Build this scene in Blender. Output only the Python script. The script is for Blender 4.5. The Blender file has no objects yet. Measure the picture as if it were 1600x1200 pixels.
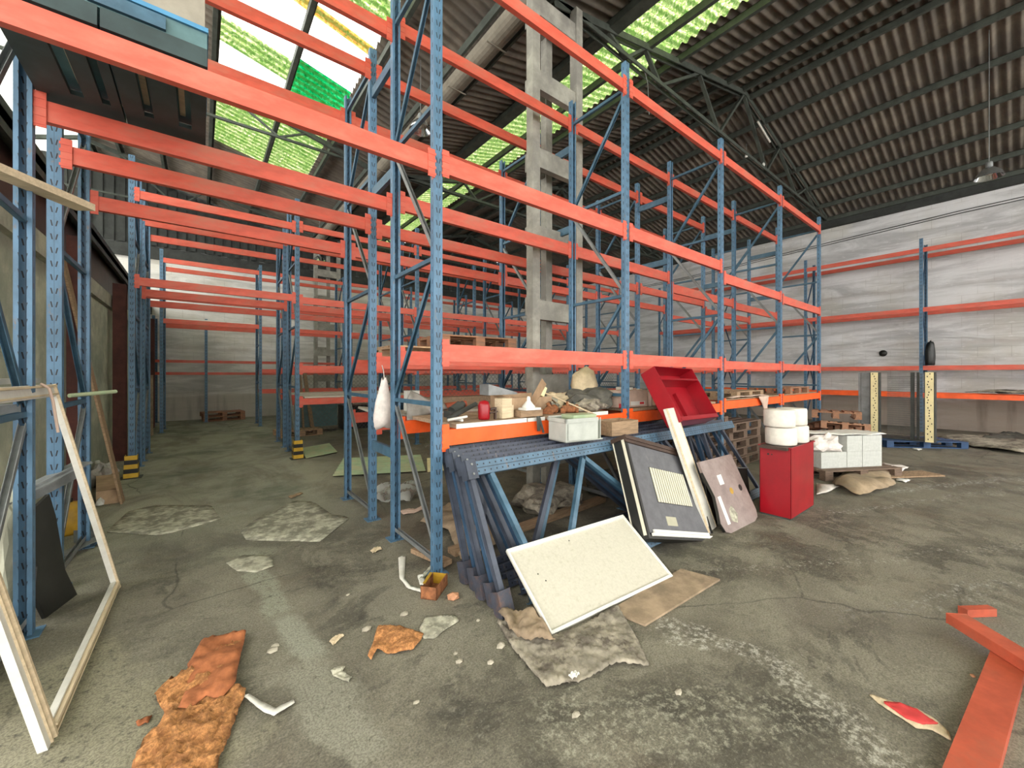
import bpy, math, random
from mathutils import Vector, Matrix
random.seed(7)
PI = math.pi
SC = bpy.context.scene
COL = SC.collection

# ------------------------------------------------------------------ camera, world, light, exposure
YAW = math.atan2(790, 620)                    # view direction measured from +X (racks run along X)
cam = bpy.data.cameras.new('camera')
cam.sensor_width = 36; cam.lens = 36*620/1600; cam.shift_y = -14/1600; cam.clip_end = 200; cam.clip_start = .05
camo = bpy.data.objects.new('camera', cam); COL.objects.link(camo)
camo.location = (0, 0, 1.6); camo.rotation_euler = (PI/2, 0, YAW-PI/2)
SC.camera = camo

SC.view_settings.view_transform = 'Standard'; SC.view_settings.look = 'None'
SC.view_settings.gamma = 1; SC.view_settings.exposure = 1.15

W = bpy.data.worlds.new('daylight'); SC.world = W; W.use_nodes = True
wn = W.node_tree.nodes; wl = W.node_tree.links
bg = wn['Background']; bg.inputs[0].default_value = (1, .975, .93, 1); bg.inputs[1].default_value = 2.2

# ------------------------------------------------------------------ pixel <-> place helpers (calibration of the view)
_F = Vector((math.cos(YAW), math.sin(YAW))); _R = Vector((math.sin(YAW), -math.cos(YAW)))
EYE = Vector((0, 0, 1.6))
def ray(x, y):
    u = (x-800)/620; v = (586-y)/620
    return Vector((_F.x+u*_R.x, _F.y+u*_R.y, v))
def onX(x, y, X): r = ray(x, y); return EYE+r*(X/r.x)
def onY(x, y, Y): r = ray(x, y); return EYE+r*(Y/r.y)
def onZ(x, y, Z=0.): r = ray(x, y); return EYE+r*((Z-1.6)/r.z)

# ------------------------------------------------------------------ materials
def nodes(name):
    m = bpy.data.materials.new(name); m.use_nodes = True
    nt = m.node_tree; b = nt.nodes['Principled BSDF']; return m, nt, b
def N(nt, t, **k):
    n = nt.nodes.new(t)
    for a, v in k.items(): setattr(n, a, v)
    return n
def val(nt, s, sock):
    if isinstance(s, (int, float)): sock.default_value = s
    else: nt.links.new(s, sock)
def MA(nt, op, a, b=0., c=None, clamp=False):
    n = N(nt, 'ShaderNodeMath', operation=op, use_clamp=clamp)
    val(nt, a, n.inputs[0]); val(nt, b, n.inputs[1])
    if c is not None: val(nt, c, n.inputs[2])
    return n.outputs[0]
def MIX(nt, f, a, b, mode='MIX'):
    n = N(nt, 'ShaderNodeMix', data_type='RGBA', blend_type=mode)
    val(nt, f, n.inputs[0])
    for s, i in ((a, 6), (b, 7)):
        if isinstance(s, tuple): n.inputs[i].default_value = (*s[:3], 1)
        else: nt.links.new(s, n.inputs[i])
    return n.outputs[2]
def NOISE(nt, scale, detail=5, rough=.6, vec=None, st=None, dist=0.):
    if vec is None: vec = N(nt, 'ShaderNodeTexCoord').outputs['Object']
    if st:
        mp = N(nt, 'ShaderNodeMapping'); mp.inputs['Scale'].default_value = st
        nt.links.new(vec, mp.inputs[0]); vec = mp.outputs[0]
    n = N(nt, 'ShaderNodeTexNoise'); n.inputs['Scale'].default_value = scale
    n.inputs['Detail'].default_value = detail; n.inputs['Roughness'].default_value = rough
    n.inputs['Distortion'].default_value = dist
    nt.links.new(vec, n.inputs['Vector']); return n.outputs[0]
def RAMP(nt, f, lo, hi, a=0., b=1.):
    n = N(nt, 'ShaderNodeMapRange'); n.interpolation_type = 'SMOOTHSTEP'
    nt.links.new(f, n.inputs[0])
    for i, v in enumerate((lo, hi, a, b)): n.inputs[1+i].default_value = v
    return n.outputs[0]
def BUMP(nt, b, h, s=.3, d=.01):
    n = N(nt, 'ShaderNodeBump'); n.inputs['Strength'].default_value = s; n.inputs['Distance'].default_value = d
    nt.links.new(h, n.inputs['Height']); nt.links.new(n.outputs[0], b.inputs['Normal'])
MATS = {}
def mat(name, col, rough=.6, metal=0., var=.25, scale=6., st=None, col2=None, bump=0., spec=.4, lo=.4, hi=.65):
    """painted / dusty surface: base colour broken up by noise, optional second colour patches"""
    m, nt, b = nodes(name)
    f = NOISE(nt, scale, 6, .65, st=st)
    dark = tuple(c*(1-var) for c in col); lite = tuple(min(1, c*(1+var*.6)) for c in col)
    c = MIX(nt, RAMP(nt, f, .3, .7), dark, lite)
    if col2:
        g = NOISE(nt, scale*.45, 7, .7, st=st)
        c = MIX(nt, RAMP(nt, g, lo, hi), c, col2)
    nt.links.new(c, b.inputs['Base Color'])
    b.inputs['Roughness'].default_value = rough; b.inputs['Metallic'].default_value = metal
    b.inputs['Specular IOR Level'].default_value = spec
    if bump: BUMP(nt, b, f, bump)
    MATS[name] = m; return m

mat('dusty_blue', (.048, .11, .165), .5, var=.3, scale=5, col2=(.10, .17, .24), lo=.45, hi=.75)
mat('deep_blue', (.028, .065, .12), .5, var=.3, scale=6)
mat('rusty_blue', (.05, .055, .075), .6, var=.3, scale=9, col2=(.13, .07, .05), lo=.42, hi=.6)
mat('frame_dark', (.05, .06, .085), .5, var=.3)
mat('beam_red', (.64, .105, .065), .5, var=.16, scale=4, st=(1, 1, 3), col2=(.52, .15, .10), lo=.45, hi=.7)
mat('worn_red', (.42, .078, .038), .6, var=.25, scale=5, col2=(.33, .09, .05), lo=.45, hi=.7)
mat('beam_orange', (.93, .115, .018), .45, var=.15, scale=5, col2=(.7, .14, .05), lo=.5, hi=.8)
mat('brown_steel', (.10, .028, .02), .6, var=.3)
mat('galv', (.22, .23, .23), .5, .3, var=.25)
mat('dark_steel', (.045, .05, .045), .6, var=.35, scale=8)
mat('roof_steel', (.06, .07, .058), .7, var=.3)
mat('concrete_grey', (.30, .29, .25), .85, var=.25, scale=5, col2=(.20, .19, .17), bump=.2)
mat('pallet_wood', (.36, .17, .09), .75, var=.3, scale=9, st=(1, 8, 8), col2=(.2, .12, .08))
mat('pallet_pale', (.50, .32, .18), .75, var=.3, scale=9, st=(1, 8, 8), col2=(.3, .2, .13))
mat('pallet_grey', (.15, .10, .07), .8, var=.35, scale=9, st=(1, 8, 8))
mat('pallet_blue', (.02, .055, .13), .6, var=.3)
mat('plank', (.30, .20, .12), .8, var=.3, scale=7, st=(1, 7, 7))
mat('plank_pale', (.60, .48, .32), .7, var=.18, scale=7, st=(1, 7, 7))
mat('chipboard', (.33, .23, .15), .8, var=.3, scale=40)
mat('cardboard', (.46, .31, .19), .85, var=.2, scale=6, col2=(.30, .20, .12))
mat('kraft', (.33, .245, .155), .9, var=.3, scale=5, col2=(.24, .19, .13), bump=.4)
mat('pink_card', (.55, .40, .32), .85, var=.15)
mat('cream_panel', (.50, .47, .39), .55, var=.07, scale=60, col2=(.38, .35, .27), lo=.5, hi=.8)
mat('white_edge', (.68, .67, .62), .5, var=.06)
mat('white_paint', (.64, .62, .56), .45, var=.1, scale=10, col2=(.55, .50, .38), lo=.5, hi=.85)
mat('white_bag', (.66, .60, .56), .6, var=.2, scale=8, bump=.6)
mat('roll_white', (.66, .62, .55), .6, var=.12, scale=12, bump=.5)
mat('plastic_grey', (.42, .44, .40), .45, var=.12)
mat('film_grey', (.32, .30, .27), .35, var=.25, scale=8, bump=.5)
mat('red_paint', (.29, .003, .010), .32, var=.18, scale=3, spec=.5, col2=(.25, .010, .018), lo=.5, hi=.8)
mat('black_plastic', (.016, .016, .014), .4, var=.3)
mat('dark_wood', (.06, .035, .025), .5, var=.3)
mat('panel_slate', (.115, .115, .125), .55, var=.18, scale=10, col2=(.2, .2, .2), lo=.55, hi=.85)
mat('table_grain', (.22, .165, .15), .45, var=.2, scale=9, st=(1, 1, 6), col2=(.28, .22, .20))
mat('beige_label', (.40, .38, .28), .5, var=.1)
mat('block_grey', (.46, .47, .44), .9, var=.1, scale=25, bump=.15)
mat('fabric_tan', (.52, .42, .27), .9, var=.25, scale=7, bump=.4)
mat('fabric_dark', (.09, .085, .07), .95, var=.4, scale=7, bump=.5)
mat('rag_grey', (.30, .265, .205), .95, var=.4, scale=11, col2=(.12, .10, .08), bump=.8, lo=.5, hi=.62)
mat('paper_dirty', (.42, .40, .31), .9, var=.45, scale=14, col2=(.20, .19, .145), bump=.5, lo=.46, hi=.58)
mat('rust', (.26, .10, .04), .85, var=.5, scale=25, bump=.5)
mat('sawdust', (.52, .235, .085), .95, var=.5, scale=60, col2=(.30, .125, .045), bump=.8, lo=.45, hi=.62)
mat('sack', (.36, .12, .045), .9, var=.3, scale=18, bump=.5)
mat('brick', (.55, .27, .15), .85, var=.2, scale=20, bump=.3)
mat('ochre', (.42, .24, .02), .5, var=.25)
mat('yellow_guard', (.62, .38, .03), .5, var=.2)
mat('yellow_cream', (.78, .68, .38), .6, var=.1)
mat('green_sheet', (.34, .44, .27), .5, var=.15, scale=6, col2=(.42, .42, .26))
mat('glass_lamp', (.55, .58, .6), .12, .9, var=.05)
mat('teal_metal', (.09, .17, .18), .5, var=.2)
mat('platform_dark', (.03, .05, .052), .6, var=.25)
mat('sky_blue_edge', (.07, .24, .42), .5, var=.1)
mat('beige_hide', (.30, .27, .22), .8, var=.15)
mat('pipe_red', (.42, .10, .05), .5)
mat('red_card', (.60, .05, .05), .7, var=.15)
mat('black_bag', (.02, .022, .022), .4, var=.3, bump=.3)
mat('corrugate', (.185, .158, .125), .9, var=.3, scale=2.2, col2=(.12, .105, .09), bump=.1)
mat('pipe_asbestos', (.20, .18, .14), .85, var=.2)
mat('wire_steel', (.13, .13, .12), .6, var=.2)
mat('stone', (.42, .38, .30), .9, var=.3)
mat('grille_cream', (.62, .58, .46), .6, var=.06)
mat('mud_card', (.34, .25, .165), .9, var=.3, scale=6, col2=(.20, .15, .10), lo=.45, hi=.65)

def slotted(name, base, kind):
    """painted steel with the pressed slots / holes of rack steel"""
    m, nt, b = nodes(name)
    tc = N(nt, 'ShaderNodeTexCoord'); s = N(nt, 'ShaderNodeSeparateXYZ'); nt.links.new(tc.outputs['Object'], s.inputs[0])
    nr = N(nt, 'ShaderNodeSeparateXYZ'); nt.links.new(tc.outputs['Normal'], nr.inputs[0])
    x, y, z = s.outputs
    f = NOISE(nt, 7, 6, .65, st=(1, 1, .5))
    c = MIX(nt, RAMP(nt, f, .3, .7), tuple(k*.72 for k in base), tuple(k*1.15 for k in base))
    g = NOISE(nt, 22, 5, .7, st=(1, 1, .35))
    c = MIX(nt, RAMP(nt, g, .60, .72), c, (.16, .13, .11))
    if kind == 'post':
        fr = MA(nt, 'FRACT', MA(nt, 'DIVIDE', z, .10))
        ax = MA(nt, 'ABSOLUTE', x)
        slant = MA(nt, 'ADD', .009, MA(nt, 'MULTIPLY', fr, .018))
        inx = MA(nt, 'LESS_THAN', MA(nt, 'ABSOLUTE', MA(nt, 'SUBTRACT', ax, slant)), .0038)
        inz = MA(nt, 'LESS_THAN', fr, .42)
        face = MA(nt, 'GREATER_THAN', MA(nt, 'ABSOLUTE', nr.outputs[1]), .5)
        hole = MA(nt, 'MULTIPLY', MA(nt, 'MULTIPLY', inx, inz), face)
        groove = MA(nt, 'MULTIPLY', MA(nt, 'LESS_THAN', ax, .0014), face)
        hole = MA(nt, 'MAXIMUM', hole, MA(nt, 'MULTIPLY', groove, .5))
        fr2 = MA(nt, 'ABSOLUTE', MA(nt, 'SUBTRACT', fr, .5))
        side = MA(nt, 'MULTIPLY', MA(nt, 'MULTIPLY', MA(nt, 'LESS_THAN', MA(nt, 'ABSOLUTE', y), .004), MA(nt, 'LESS_THAN', fr2, .18)), MA(nt, 'GREATER_THAN', MA(nt, 'ABSOLUTE', nr.outputs[0]), .5))
        hole = MA(nt, 'MAXIMUM', hole, side)
    else:
        fr = MA(nt, 'SUBTRACT', MA(nt, 'FRACT', MA(nt, 'DIVIDE', x, .055)), .5)
        dx = MA(nt, 'MULTIPLY', fr, .055)
        dz = MA(nt, 'SUBTRACT', MA(nt, 'ABSOLUTE', MA(nt, 'SUBTRACT', z, .0)), .025)
        r2 = MA(nt, 'ADD', MA(nt, 'MULTIPLY', dx, dx), MA(nt, 'MULTIPLY', dz, dz))
        hole = MA(nt, 'LESS_THAN', r2, .0067**2)
        hole = MA(nt, 'MAXIMUM', hole, MA(nt, 'MULTIPLY', MA(nt, 'LESS_THAN', MA(nt, 'ABSOLUTE', z), .003), .8))
    c = MIX(nt, hole, c, (.008, .010, .014))
    nt.links.new(c, b.inputs['Base Color']); b.inputs['Roughness'].default_value = .5
    MATS[name] = m; return m
slotted('post_blue', (.075, .160, .255), 'post')
slotted('rail_blue', (.048, .056, .085), 'rail')
slotted('rail_bright', (.075, .14, .21), 'rail')

def floor_material():
    m, nt, b = nodes('oily_concrete')
    tc = N(nt, 'ShaderNodeTexCoord').outputs['Object']
    s = N(nt, 'ShaderNodeSeparateXYZ'); nt.links.new(tc, s.inputs[0]); x, y, _ = s.outputs
    big = NOISE(nt, .45, 6, .6, tc); mid = NOISE(nt, 2.2, 8, .7, tc, dist=.6); fine = NOISE(nt, 26, 6, .75, tc)
    grit = NOISE(nt, 95, 3, .7, tc)
    c = MIX(nt, RAMP(nt, big, .36, .64), (.075, .069, .052), (.225, .205, .155))
    fk = NOISE(nt, 1.15, 12, .68, tc, dist=.5); fk2 = NOISE(nt, .75, 12, .7, tc, st=(1, 1.6, 1), dist=.9)
    c = MIX(nt, RAMP(nt, fk, .525, .545, 0, .5), c, (.27, .25, .19)); c = MIX(nt, RAMP(nt, fk2, .44, .42, 0, .5), c, (.05, .047, .038))
    c = MIX(nt, RAMP(nt, mid, .45, .66, 0, .7), c, (.26, .24, .18))
    c = MIX(nt, RAMP(nt, mid, .44, .30, 0, .8), c, (.05, .048, .04))
    c = MIX(nt, RAMP(nt, fine, .50, .72, 0, .55), c, (.30, .28, .23))
    c = MIX(nt, RAMP(nt, fine, .46, .28, 0, .6), c, (.045, .042, .036))
    # brown tint towards the pallets, greenish patches in the aisle
    br = NOISE(nt, .8, 4, .6, tc)
    c = MIX(nt, RAMP(nt, br, .52, .68, 0, .45), c, (.17, .125, .085))
    gx = MA(nt, 'MULTIPLY', RAMP(nt, x, 2.6, 1.2), RAMP(nt, y, 3.6, 6.5))
    c = MIX(nt, MA(nt, 'MULTIPLY', gx, RAMP(nt, NOISE(nt, 1.3, 7, .7, tc, st=(1, .5, 1), dist=.7), .36, .56, .3, .9)), c, (.42, .41, .32))  # aisle floor painted paler in place of missing daylight
    gx = MA(nt, 'MULTIPLY', gx, RAMP(nt, big, .45, .6))
    c = MIX(nt, MA(nt, 'MULTIPLY', gx, RAMP(nt, mid, .35, .6, .2, .7)), c, (.10, .135, .10))
    def streak(x0, y0, x1, y1, w, ragged, thr, strength, col, c):
        L = math.hypot(x1-x0, y1-y0); ux, uy = (x1-x0)/L, (y1-y0)/L
        a = MA(nt, 'ADD', MA(nt, 'MULTIPLY', MA(nt, 'SUBTRACT', x, x0), ux), MA(nt, 'MULTIPLY', MA(nt, 'SUBTRACT', y, y0), uy))
        d = MA(nt, 'ADD', MA(nt, 'MULTIPLY', MA(nt, 'SUBTRACT', x, x0), -uy), MA(nt, 'MULTIPLY', MA(nt, 'SUBTRACT', y, y0), ux))
        d = MA(nt, 'ABSOLUTE', MA(nt, 'ADD', d, MA(nt, 'MULTIPLY', MA(nt, 'SUBTRACT', mid, .5), ragged)))
        k = MA(nt, 'MULTIPLY', RAMP(nt, d, w, w*.45), MA(nt, 'MULTIPLY', RAMP(nt, a, -.06, .06), RAMP(nt, a, L+.06, L-.06)))
        k = MA(nt, 'MULTIPLY', k, RAMP(nt, fine, thr, thr+.14, 0, strength))
        return MIX(nt, k, c, col)
    # broken screed strip in the left foreground
    c = streak(.33, 4.3, .42, 3.05, .10, .28, .36, .75, (.33, .34, .26), c)
    c = streak(.42, 3.0, .52, 2.45, .09, .22, .30, .8, (.34, .34, .27), c)
    c = streak(.42, 2.45, .55, 1.65, .16, .5, .33, .8, (.29, .28, .22), c)
    c = streak(.10, 4.5, .55, 4.15, .12, .4, .38, .7, (.31, .31, .23), c)
    c = streak(-.75, 3.3, -.05, 1.9, .42, .9, .36, .65, (.36, .335, .23), c)
    c = streak(-.3, 6.4, .6, 4.6, .30, .9, .4, .55, (.38, .36, .28), c)
    # whitish plaster drag marks
    c = streak(2.3, 1.45, 2.55, .75, .12, .6, .47, .8, (.55, .53, .46), c)
    c = streak(2.5, .8, 2.2, .2, .16, .5, .46, .9, (.46, .44, .37), c)
    c = streak(1.2, 1.35, 2.3, .55, .20, .7, .48, .6, (.40, .39, .30), c)
    c = streak(3.3, 1.5, 6.2, -.1, .05, .5, .50, .55, (.45, .44, .38), c)
    c = streak(5.7, 1.35, 9.6, -.2, .08, .7, .50, .7, (.52, .51, .47), c)
    c = streak(7.4, 1.1, 12., -.9, .10, .8, .48, .9, (.50, .50, .46), c)
    c = streak(3.3, .75, 5.4, -.3, .10, .9, .50, .6, (.46, .46, .42), c)
    c = streak(3.1, 1.0, 4.0, -.1, .35, .9, .4, .5, (.14, .12, .10), c)
    # cracks
    v = N(nt, 'ShaderNodeTexVoronoi'); v.feature = 'DISTANCE_TO_EDGE'; v.inputs['Scale'].default_value = .55
    mp = N(nt, 'ShaderNodeMix', data_type='VECTOR'); mp.inputs[0].default_value = .14
    nz = N(nt, 'ShaderNodeTexNoise'); nz.inputs['Scale'].default_value = 2.5; nz.inputs['Detail'].default_value = 5
    nt.links.new(tc, nz.inputs['Vector']); nt.links.new(tc, mp.inputs[4]); nt.links.new(nz.outputs['Color'], mp.inputs[5])
    nt.links.new(mp.outputs[1], v.inputs['Vector'])
    c = MIX(nt, MA(nt, 'MULTIPLY', RAMP(nt, v.outputs['Distance'], .005, .001, 0, .55), RAMP(nt, big, .45, .55)), c, (.03, .028, .024))
    sp = N(nt, 'ShaderNodeTexVoronoi'); sp.inputs['Scale'].default_value = 38; nt.links.new(tc, sp.inputs['Vector'])
    k = MA(nt, 'MULTIPLY', RAMP(nt, sp.outputs['Distance'], .14, .06, 0, .5), RAMP(nt, mid, .5, .65))
    c = MIX(nt, k, c, (.42, .40, .34))
    c = MIX(nt, RAMP(nt, grit, .42, .60, .0, .45), c, (.045, .04, .032))
    g2 = NOISE(nt, 60, 4, .75, tc, st=(1, 1.5, 1)); c = MIX(nt, RAMP(nt, g2, .54, .68, 0, .45), c, (.36, .33, .26))
    nt.links.new(c, b.inputs['Base Color'])
    nt.links.new(RAMP(nt, mid, .3, .7, .5, .85), b.inputs['Roughness'])
    b.inputs['Specular IOR Level'].default_value = .35
    h = MA(nt, 'ADD', MA(nt, 'MULTIPLY', mid, .6), MA(nt, 'MULTIPLY', fine, .35)); BUMP(nt, b, h, .55, .02)
    MATS['floor'] = m
floor_material()

def wall_material(name, base, dado):
    m, nt, b = nodes(name)
    tc = N(nt, 'ShaderNodeTexCoord').outputs['Object']
    s = N(nt, 'ShaderNodeSeparateXYZ'); nt.links.new(tc, s.inputs[0]); z = s.outputs[2]
    st1 = NOISE(nt, 1.2, 7, .65, tc, st=(.35, .35, 2.6), dist=.8); st2 = NOISE(nt, .5, 5, .6, tc); st3 = NOISE(nt, 9, 6, .7, tc, st=(.5, .5, 1.6))
    c = MIX(nt, RAMP(nt, st1, .34, .62), tuple(k*.62 for k in base), base)
    c = MIX(nt, RAMP(nt, st2, .48, .66, 0, .45), c, (base[0]*.72, base[1]*.68, base[2]*.56))
    c = MIX(nt, RAMP(nt, st3, .56, .74, 0, .5), c, tuple(min(1, k*1.25) for k in base))
    zz = MA(nt, 'ADD', z, MA(nt, 'MULTIPLY', MA(nt, 'SUBTRACT', st1, .5), .5))
    for zb in (2.55, 4.25):                       # stained course joints
        d = MA(nt, 'ABSOLUTE', MA(nt, 'SUBTRACT', zz, zb))
        c = MIX(nt, MA(nt, 'MULTIPLY', RAMP(nt, d, .13, .0, 0, .45), RAMP(nt, st2, .35, .6)), c, (base[0]*.5, base[1]*.43, base[2]*.40))
    c = MIX(nt, RAMP(nt, zz, 1.02, .82, 0, .85), c, dado)
    ver = NOISE(nt, 2.2, 5, .6, tc, st=(1, 1, .1))
    c = MIX(nt, MA(nt, 'MULTIPLY', RAMP(nt, zz, 1.1, .7), RAMP(nt, ver, .5, .7, 0, .7)), c, tuple(k*.55 for k in dado))
    bl = N(nt, 'ShaderNodeTexBrick'); bl.inputs['Scale'].default_value = 1; bl.inputs['Brick Width'].default_value = .6; bl.inputs['Row Height'].default_value = .3
    bl.inputs['Mortar Size'].default_value = .008; bl.inputs['Color1'].default_value = bl.inputs['Color2'].default_value = (0, 0, 0, 1); bl.inputs['Mortar'].default_value = (1, 1, 1, 1)
    cx = N(nt, 'ShaderNodeCombineXYZ'); nt.links.new(MA(nt, 'ADD', s.outputs[0], s.outputs[1]), cx.inputs[0]); nt.links.new(z, cx.inputs[1])
    nt.links.new(cx.outputs[0], bl.inputs['Vector'])
    c = MIX(nt, MA(nt, 'MULTIPLY', bl.outputs['Color'], RAMP(nt, st2, .4, .6, 0, .28)), c, (.25, .23, .20))
    nt.links.new(c, b.inputs['Base Color']); b.inputs['Roughness'].default_value = .92; b.inputs['Specular IOR Level'].default_value = .2
    BUMP(nt, b, st1, .5, .05); MATS[name] = m
wall_material('whitewash', (.68, .68, .685), (.27, .21, .165))
wall_material('whitewash_far', (.70, .685, .65), (.47, .44, .38))
mat('left_panel', (.54, .54, .42), .8, var=.3, scale=3, col2=(.34, .36, .28))
mat('band_concrete', (.48, .46, .37), .85, var=.25, scale=5, bump=.3)
mat('clad_dark', (.035, .038, .035), .8, var=.3, scale=4)

def skylight_material(name, cols, trans):
    m, nt, b = nodes(name)
    nt.nodes.remove(b); out = nt.nodes['Material Output']
    tc = N(nt, 'ShaderNodeTexCoord').outputs['Object']
    f = NOISE(nt, 9, 4, .7, tc, dist=1.5); g = NOISE(nt, 1.2, 4, .6, tc); h = NOISE(nt, 16, 3, .7, tc, dist=1.)
    c = MIX(nt, RAMP(nt, f, .36, .58), cols[0], cols[1])
    c = MIX(nt, RAMP(nt, h, .48, .58), c, cols[2])
    c = MIX(nt, RAMP(nt, g, .35, .65, 0, .35), c, cols[0])
    sy = N(nt, 'ShaderNodeSeparateXYZ'); nt.links.new(tc, sy.inputs[0])
    st = MA(nt, 'ABSOLUTE', MA(nt, 'SUBTRACT', MA(nt, 'FRACT', MA(nt, 'DIVIDE', sy.outputs[1], .177)), .5))
    c = MIX(nt, RAMP(nt, st, .16, .05, 0, .6 if name != 'sheet_clear' else 0), c, (.16, .26, .10))
    c = MIX(nt, RAMP(nt, NOISE(nt, 24, 2, .6, tc, dist=.8), .56, .62, 0, .7 if name != 'sheet_clear' else 0), c, (.16, .32, .11))
    t = N(nt, 'ShaderNodeBsdfTranslucent'); nt.links.new(c, t.inputs[0])
    d = N(nt, 'ShaderNodeBsdfDiffuse'); nt.links.new(c, d.inputs[0])
    mx = N(nt, 'ShaderNodeMixShader'); mx.inputs[0].default_value = .12
    nt.links.new(t.outputs[0], mx.inputs[1]); nt.links.new(d.outputs[0], mx.inputs[2])
    nt.links.new(mx.outputs[0], out.inputs[0]); MATS[name] = m
skylight_material('sheet_green', ((.30, .44, .20), (.58, .68, .36), (1, .96, .78)), .1)
skylight_material('sheet_emerald', ((.0, .26, .10), (.0, .62, .32), (.2, .70, .42)), .1)
skylight_material('sheet_orange', ((.60, .38, .16), (.80, .55, .22), (.85, .75, .45)), .1)
skylight_material('sheet_clear', ((.80, .84, .78), (.93, .95, .9), (.97, .97, .94)), .1)
def film_material():
    m, nt, b = nodes('clear_film')
    b.inputs['Base Color'].default_value = (.5, .5, .46, 1); b.inputs['Alpha'].default_value = .45; b.inputs['Roughness'].default_value = .25
    MATS['clear_film'] = m
film_material()

# ------------------------------------------------------------------ mesh helpers
class MB:
    def __init__(s): s.v = []; s.f = []; s.m = []; s.cur = 0; s.smooth = False; s.sm = []
    def add(s, vs, fs):
        o = len(s.v); s.v += [tuple(v) for v in vs]
        for f in fs: s.f.append([o+i for i in f]); s.m.append(s.cur); s.sm.append(s.smooth)
        return s
    def box(s, x0, x1, y0, y1, z0, z1, M=None):
        vs = [Vector((x, y, z)) for x in (x0, x1) for y in (y0, y1) for z in (z0, z1)]
        if M is not None: vs = [M @ v for v in vs]
        return s.add(vs, [(0, 1, 3, 2), (4, 6, 7, 5), (0, 4, 5, 1), (2, 3, 7, 6), (0, 2, 6, 4), (1, 5, 7, 3)])
    def bar(s, a, b, w, h, up=(0, 0, 1)):
        a = Vector(a); b = Vector(b); d = b-a; L = d.length; d.normalize(); u = Vector(up)
        if abs(d.dot(u)) > .98: u = Vector((1, 0, 0))
        r = d.cross(u).normalized(); u = r.cross(d)
        M = Matrix((( d.x, r.x, u.x, a.x), (d.y, r.y, u.y, a.y), (d.z, r.z, u.z, a.z), (0, 0, 0, 1)))
        return s.box(0, L, -w/2, w/2, -h/2, h/2, M)
    def tube(s, a, b, r, n=10, r2=None, cap=True):
        a = Vector(a); b = Vector(b); d = (b-a).normalized(); u = Vector((0, 0, 1)) if abs(d.z) < .9 else Vector((1, 0, 0))
        p = d.cross(u).normalized(); q = p.cross(d); r2 = r if r2 is None else r2
        vs = [a+(p*math.cos(2*PI*i/n)+q*math.sin(2*PI*i/n))*r for i in range(n)]+[b+(p*math.cos(2*PI*i/n)+q*math.sin(2*PI*i/n))*r2 for i in range(n)]
        fs = [(i, (i+1) % n, n+(i+1) % n, n+i) for i in range(n)]
        k = s.smooth; s.smooth = True; s.add(vs, fs); s.smooth = k
        if cap: s.add(vs, [tuple(range(n))[::-1], tuple(range(n, 2*n))])
        return s
    def path(s, pts, r, n=6):
        for a, b in zip(pts, pts[1:]): s.tube(a, b, r, n)
        return s
    def lathe(s, prof, n=20, M=None):
        vs = []
        for (r, z) in prof:
            for i in range(n): vs.append(Vector((r*math.cos(2*PI*i/n), r*math.sin(2*PI*i/n), z)))
        if M is not None: vs = [M @ v for v in vs]
        fs = [(j*n+i, j*n+(i+1) % n, (j+1)*n+(i+1) % n, (j+1)*n+i) for j in range(len(prof)-1) for i in range(n)]
        k = s.smooth; s.smooth = True; s.add(vs, fs); s.smooth = k; return s
    def prism(s, pts, z0, z1, M=None):
        n = len(pts); vs = [Vector((p[0], p[1], z0)) for p in pts]+[Vector((p[0], p[1], z1)) for p in pts]
        if M is not None: vs = [M @ v for v in vs]
        return s.add(vs, [tuple(range(n))[::-1], tuple(range(n, 2*n))]+[(i, (i+1) % n, n+(i+1) % n, n+i) for i in range(n)])
    def mesh(s, name, mats):
        me = bpy.data.meshes.new(name); me.from_pydata(s.v, [], s.f)
        for m in ([mats] if isinstance(mats, str) else mats): me.materials.append(MATS[m])
        for p, mi, sm in zip(me.polygons, s.m, s.sm): p.material_index = mi; p.use_smooth = sm
        me.update(); return me
def link(name, data, parent=None, loc=None, rot=None, mtx=None):
    o = bpy.data.objects.new(name, data); COL.objects.link(o)
    if parent is not None: o.parent = parent
    if mtx is not None: o.matrix_basis = mtx
    if loc is not None: o.location = loc
    if rot is not None: o.rotation_euler = rot
    return o
def tag(o, label=None, cat=None, group=None, kind=None):
    if label: o['label'] = label
    if cat: o['category'] = cat
    if group: o['group'] = group
    if kind: o['kind'] = kind
    return o
def thing(name, loc, label, cat, rz=0, group=None, mtx=None):
    o = link(name, None, None, loc, (0, 0, rz)); o.empty_display_size = .1
    if mtx is not None: o.matrix_basis = mtx
    return tag(o, label, cat, group)
def part(name, mb, mats, parent, loc=None, rot=None): return link(name, mb.mesh(name, mats), parent, loc, rot)
def solo(name, mb, mats, label, cat, group=None, loc=None, rot=None, mtx=None):
    return tag(link(name, mb.mesh(name, mats), None, loc, rot, mtx), label, cat, group)
def struct(name, mb, mats): return tag(link(name, mb.mesh(name, mats)), kind='structure')
def frame_mtx(o, ex, ey):
    """right-handed axes: x along ex, y towards ey, origin o"""
    ex = Vector(ex).normalized(); ez = ex.cross(Vector(ey)).normalized(); ey = ez.cross(ex)
    return Matrix(((ex.x, ey.x, ez.x, o[0]), (ex.y, ey.y, ez.y, o[1]), (ex.z, ey.z, ez.z, o[2]), (0, 0, 0, 1)))

# ------------------------------------------------------------------ the building
XV, ZV = 3.85, 7.02            # valley between the two naves
XR, ZR = 10.4, 8.60            # ridge of the right nave
XW = 17.3; XLR, XLW = -2.7, -3.4
YN, YF = -7.0, 18.2  # near end out of view, roof run back there to even the daylight
SR = (ZR-ZV)/(XR-XV)
fl = MB(); fl.box(-10, XW+.3, -14, YF+.3, -.2, 0); struct('floor', fl, 'floor')

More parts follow.
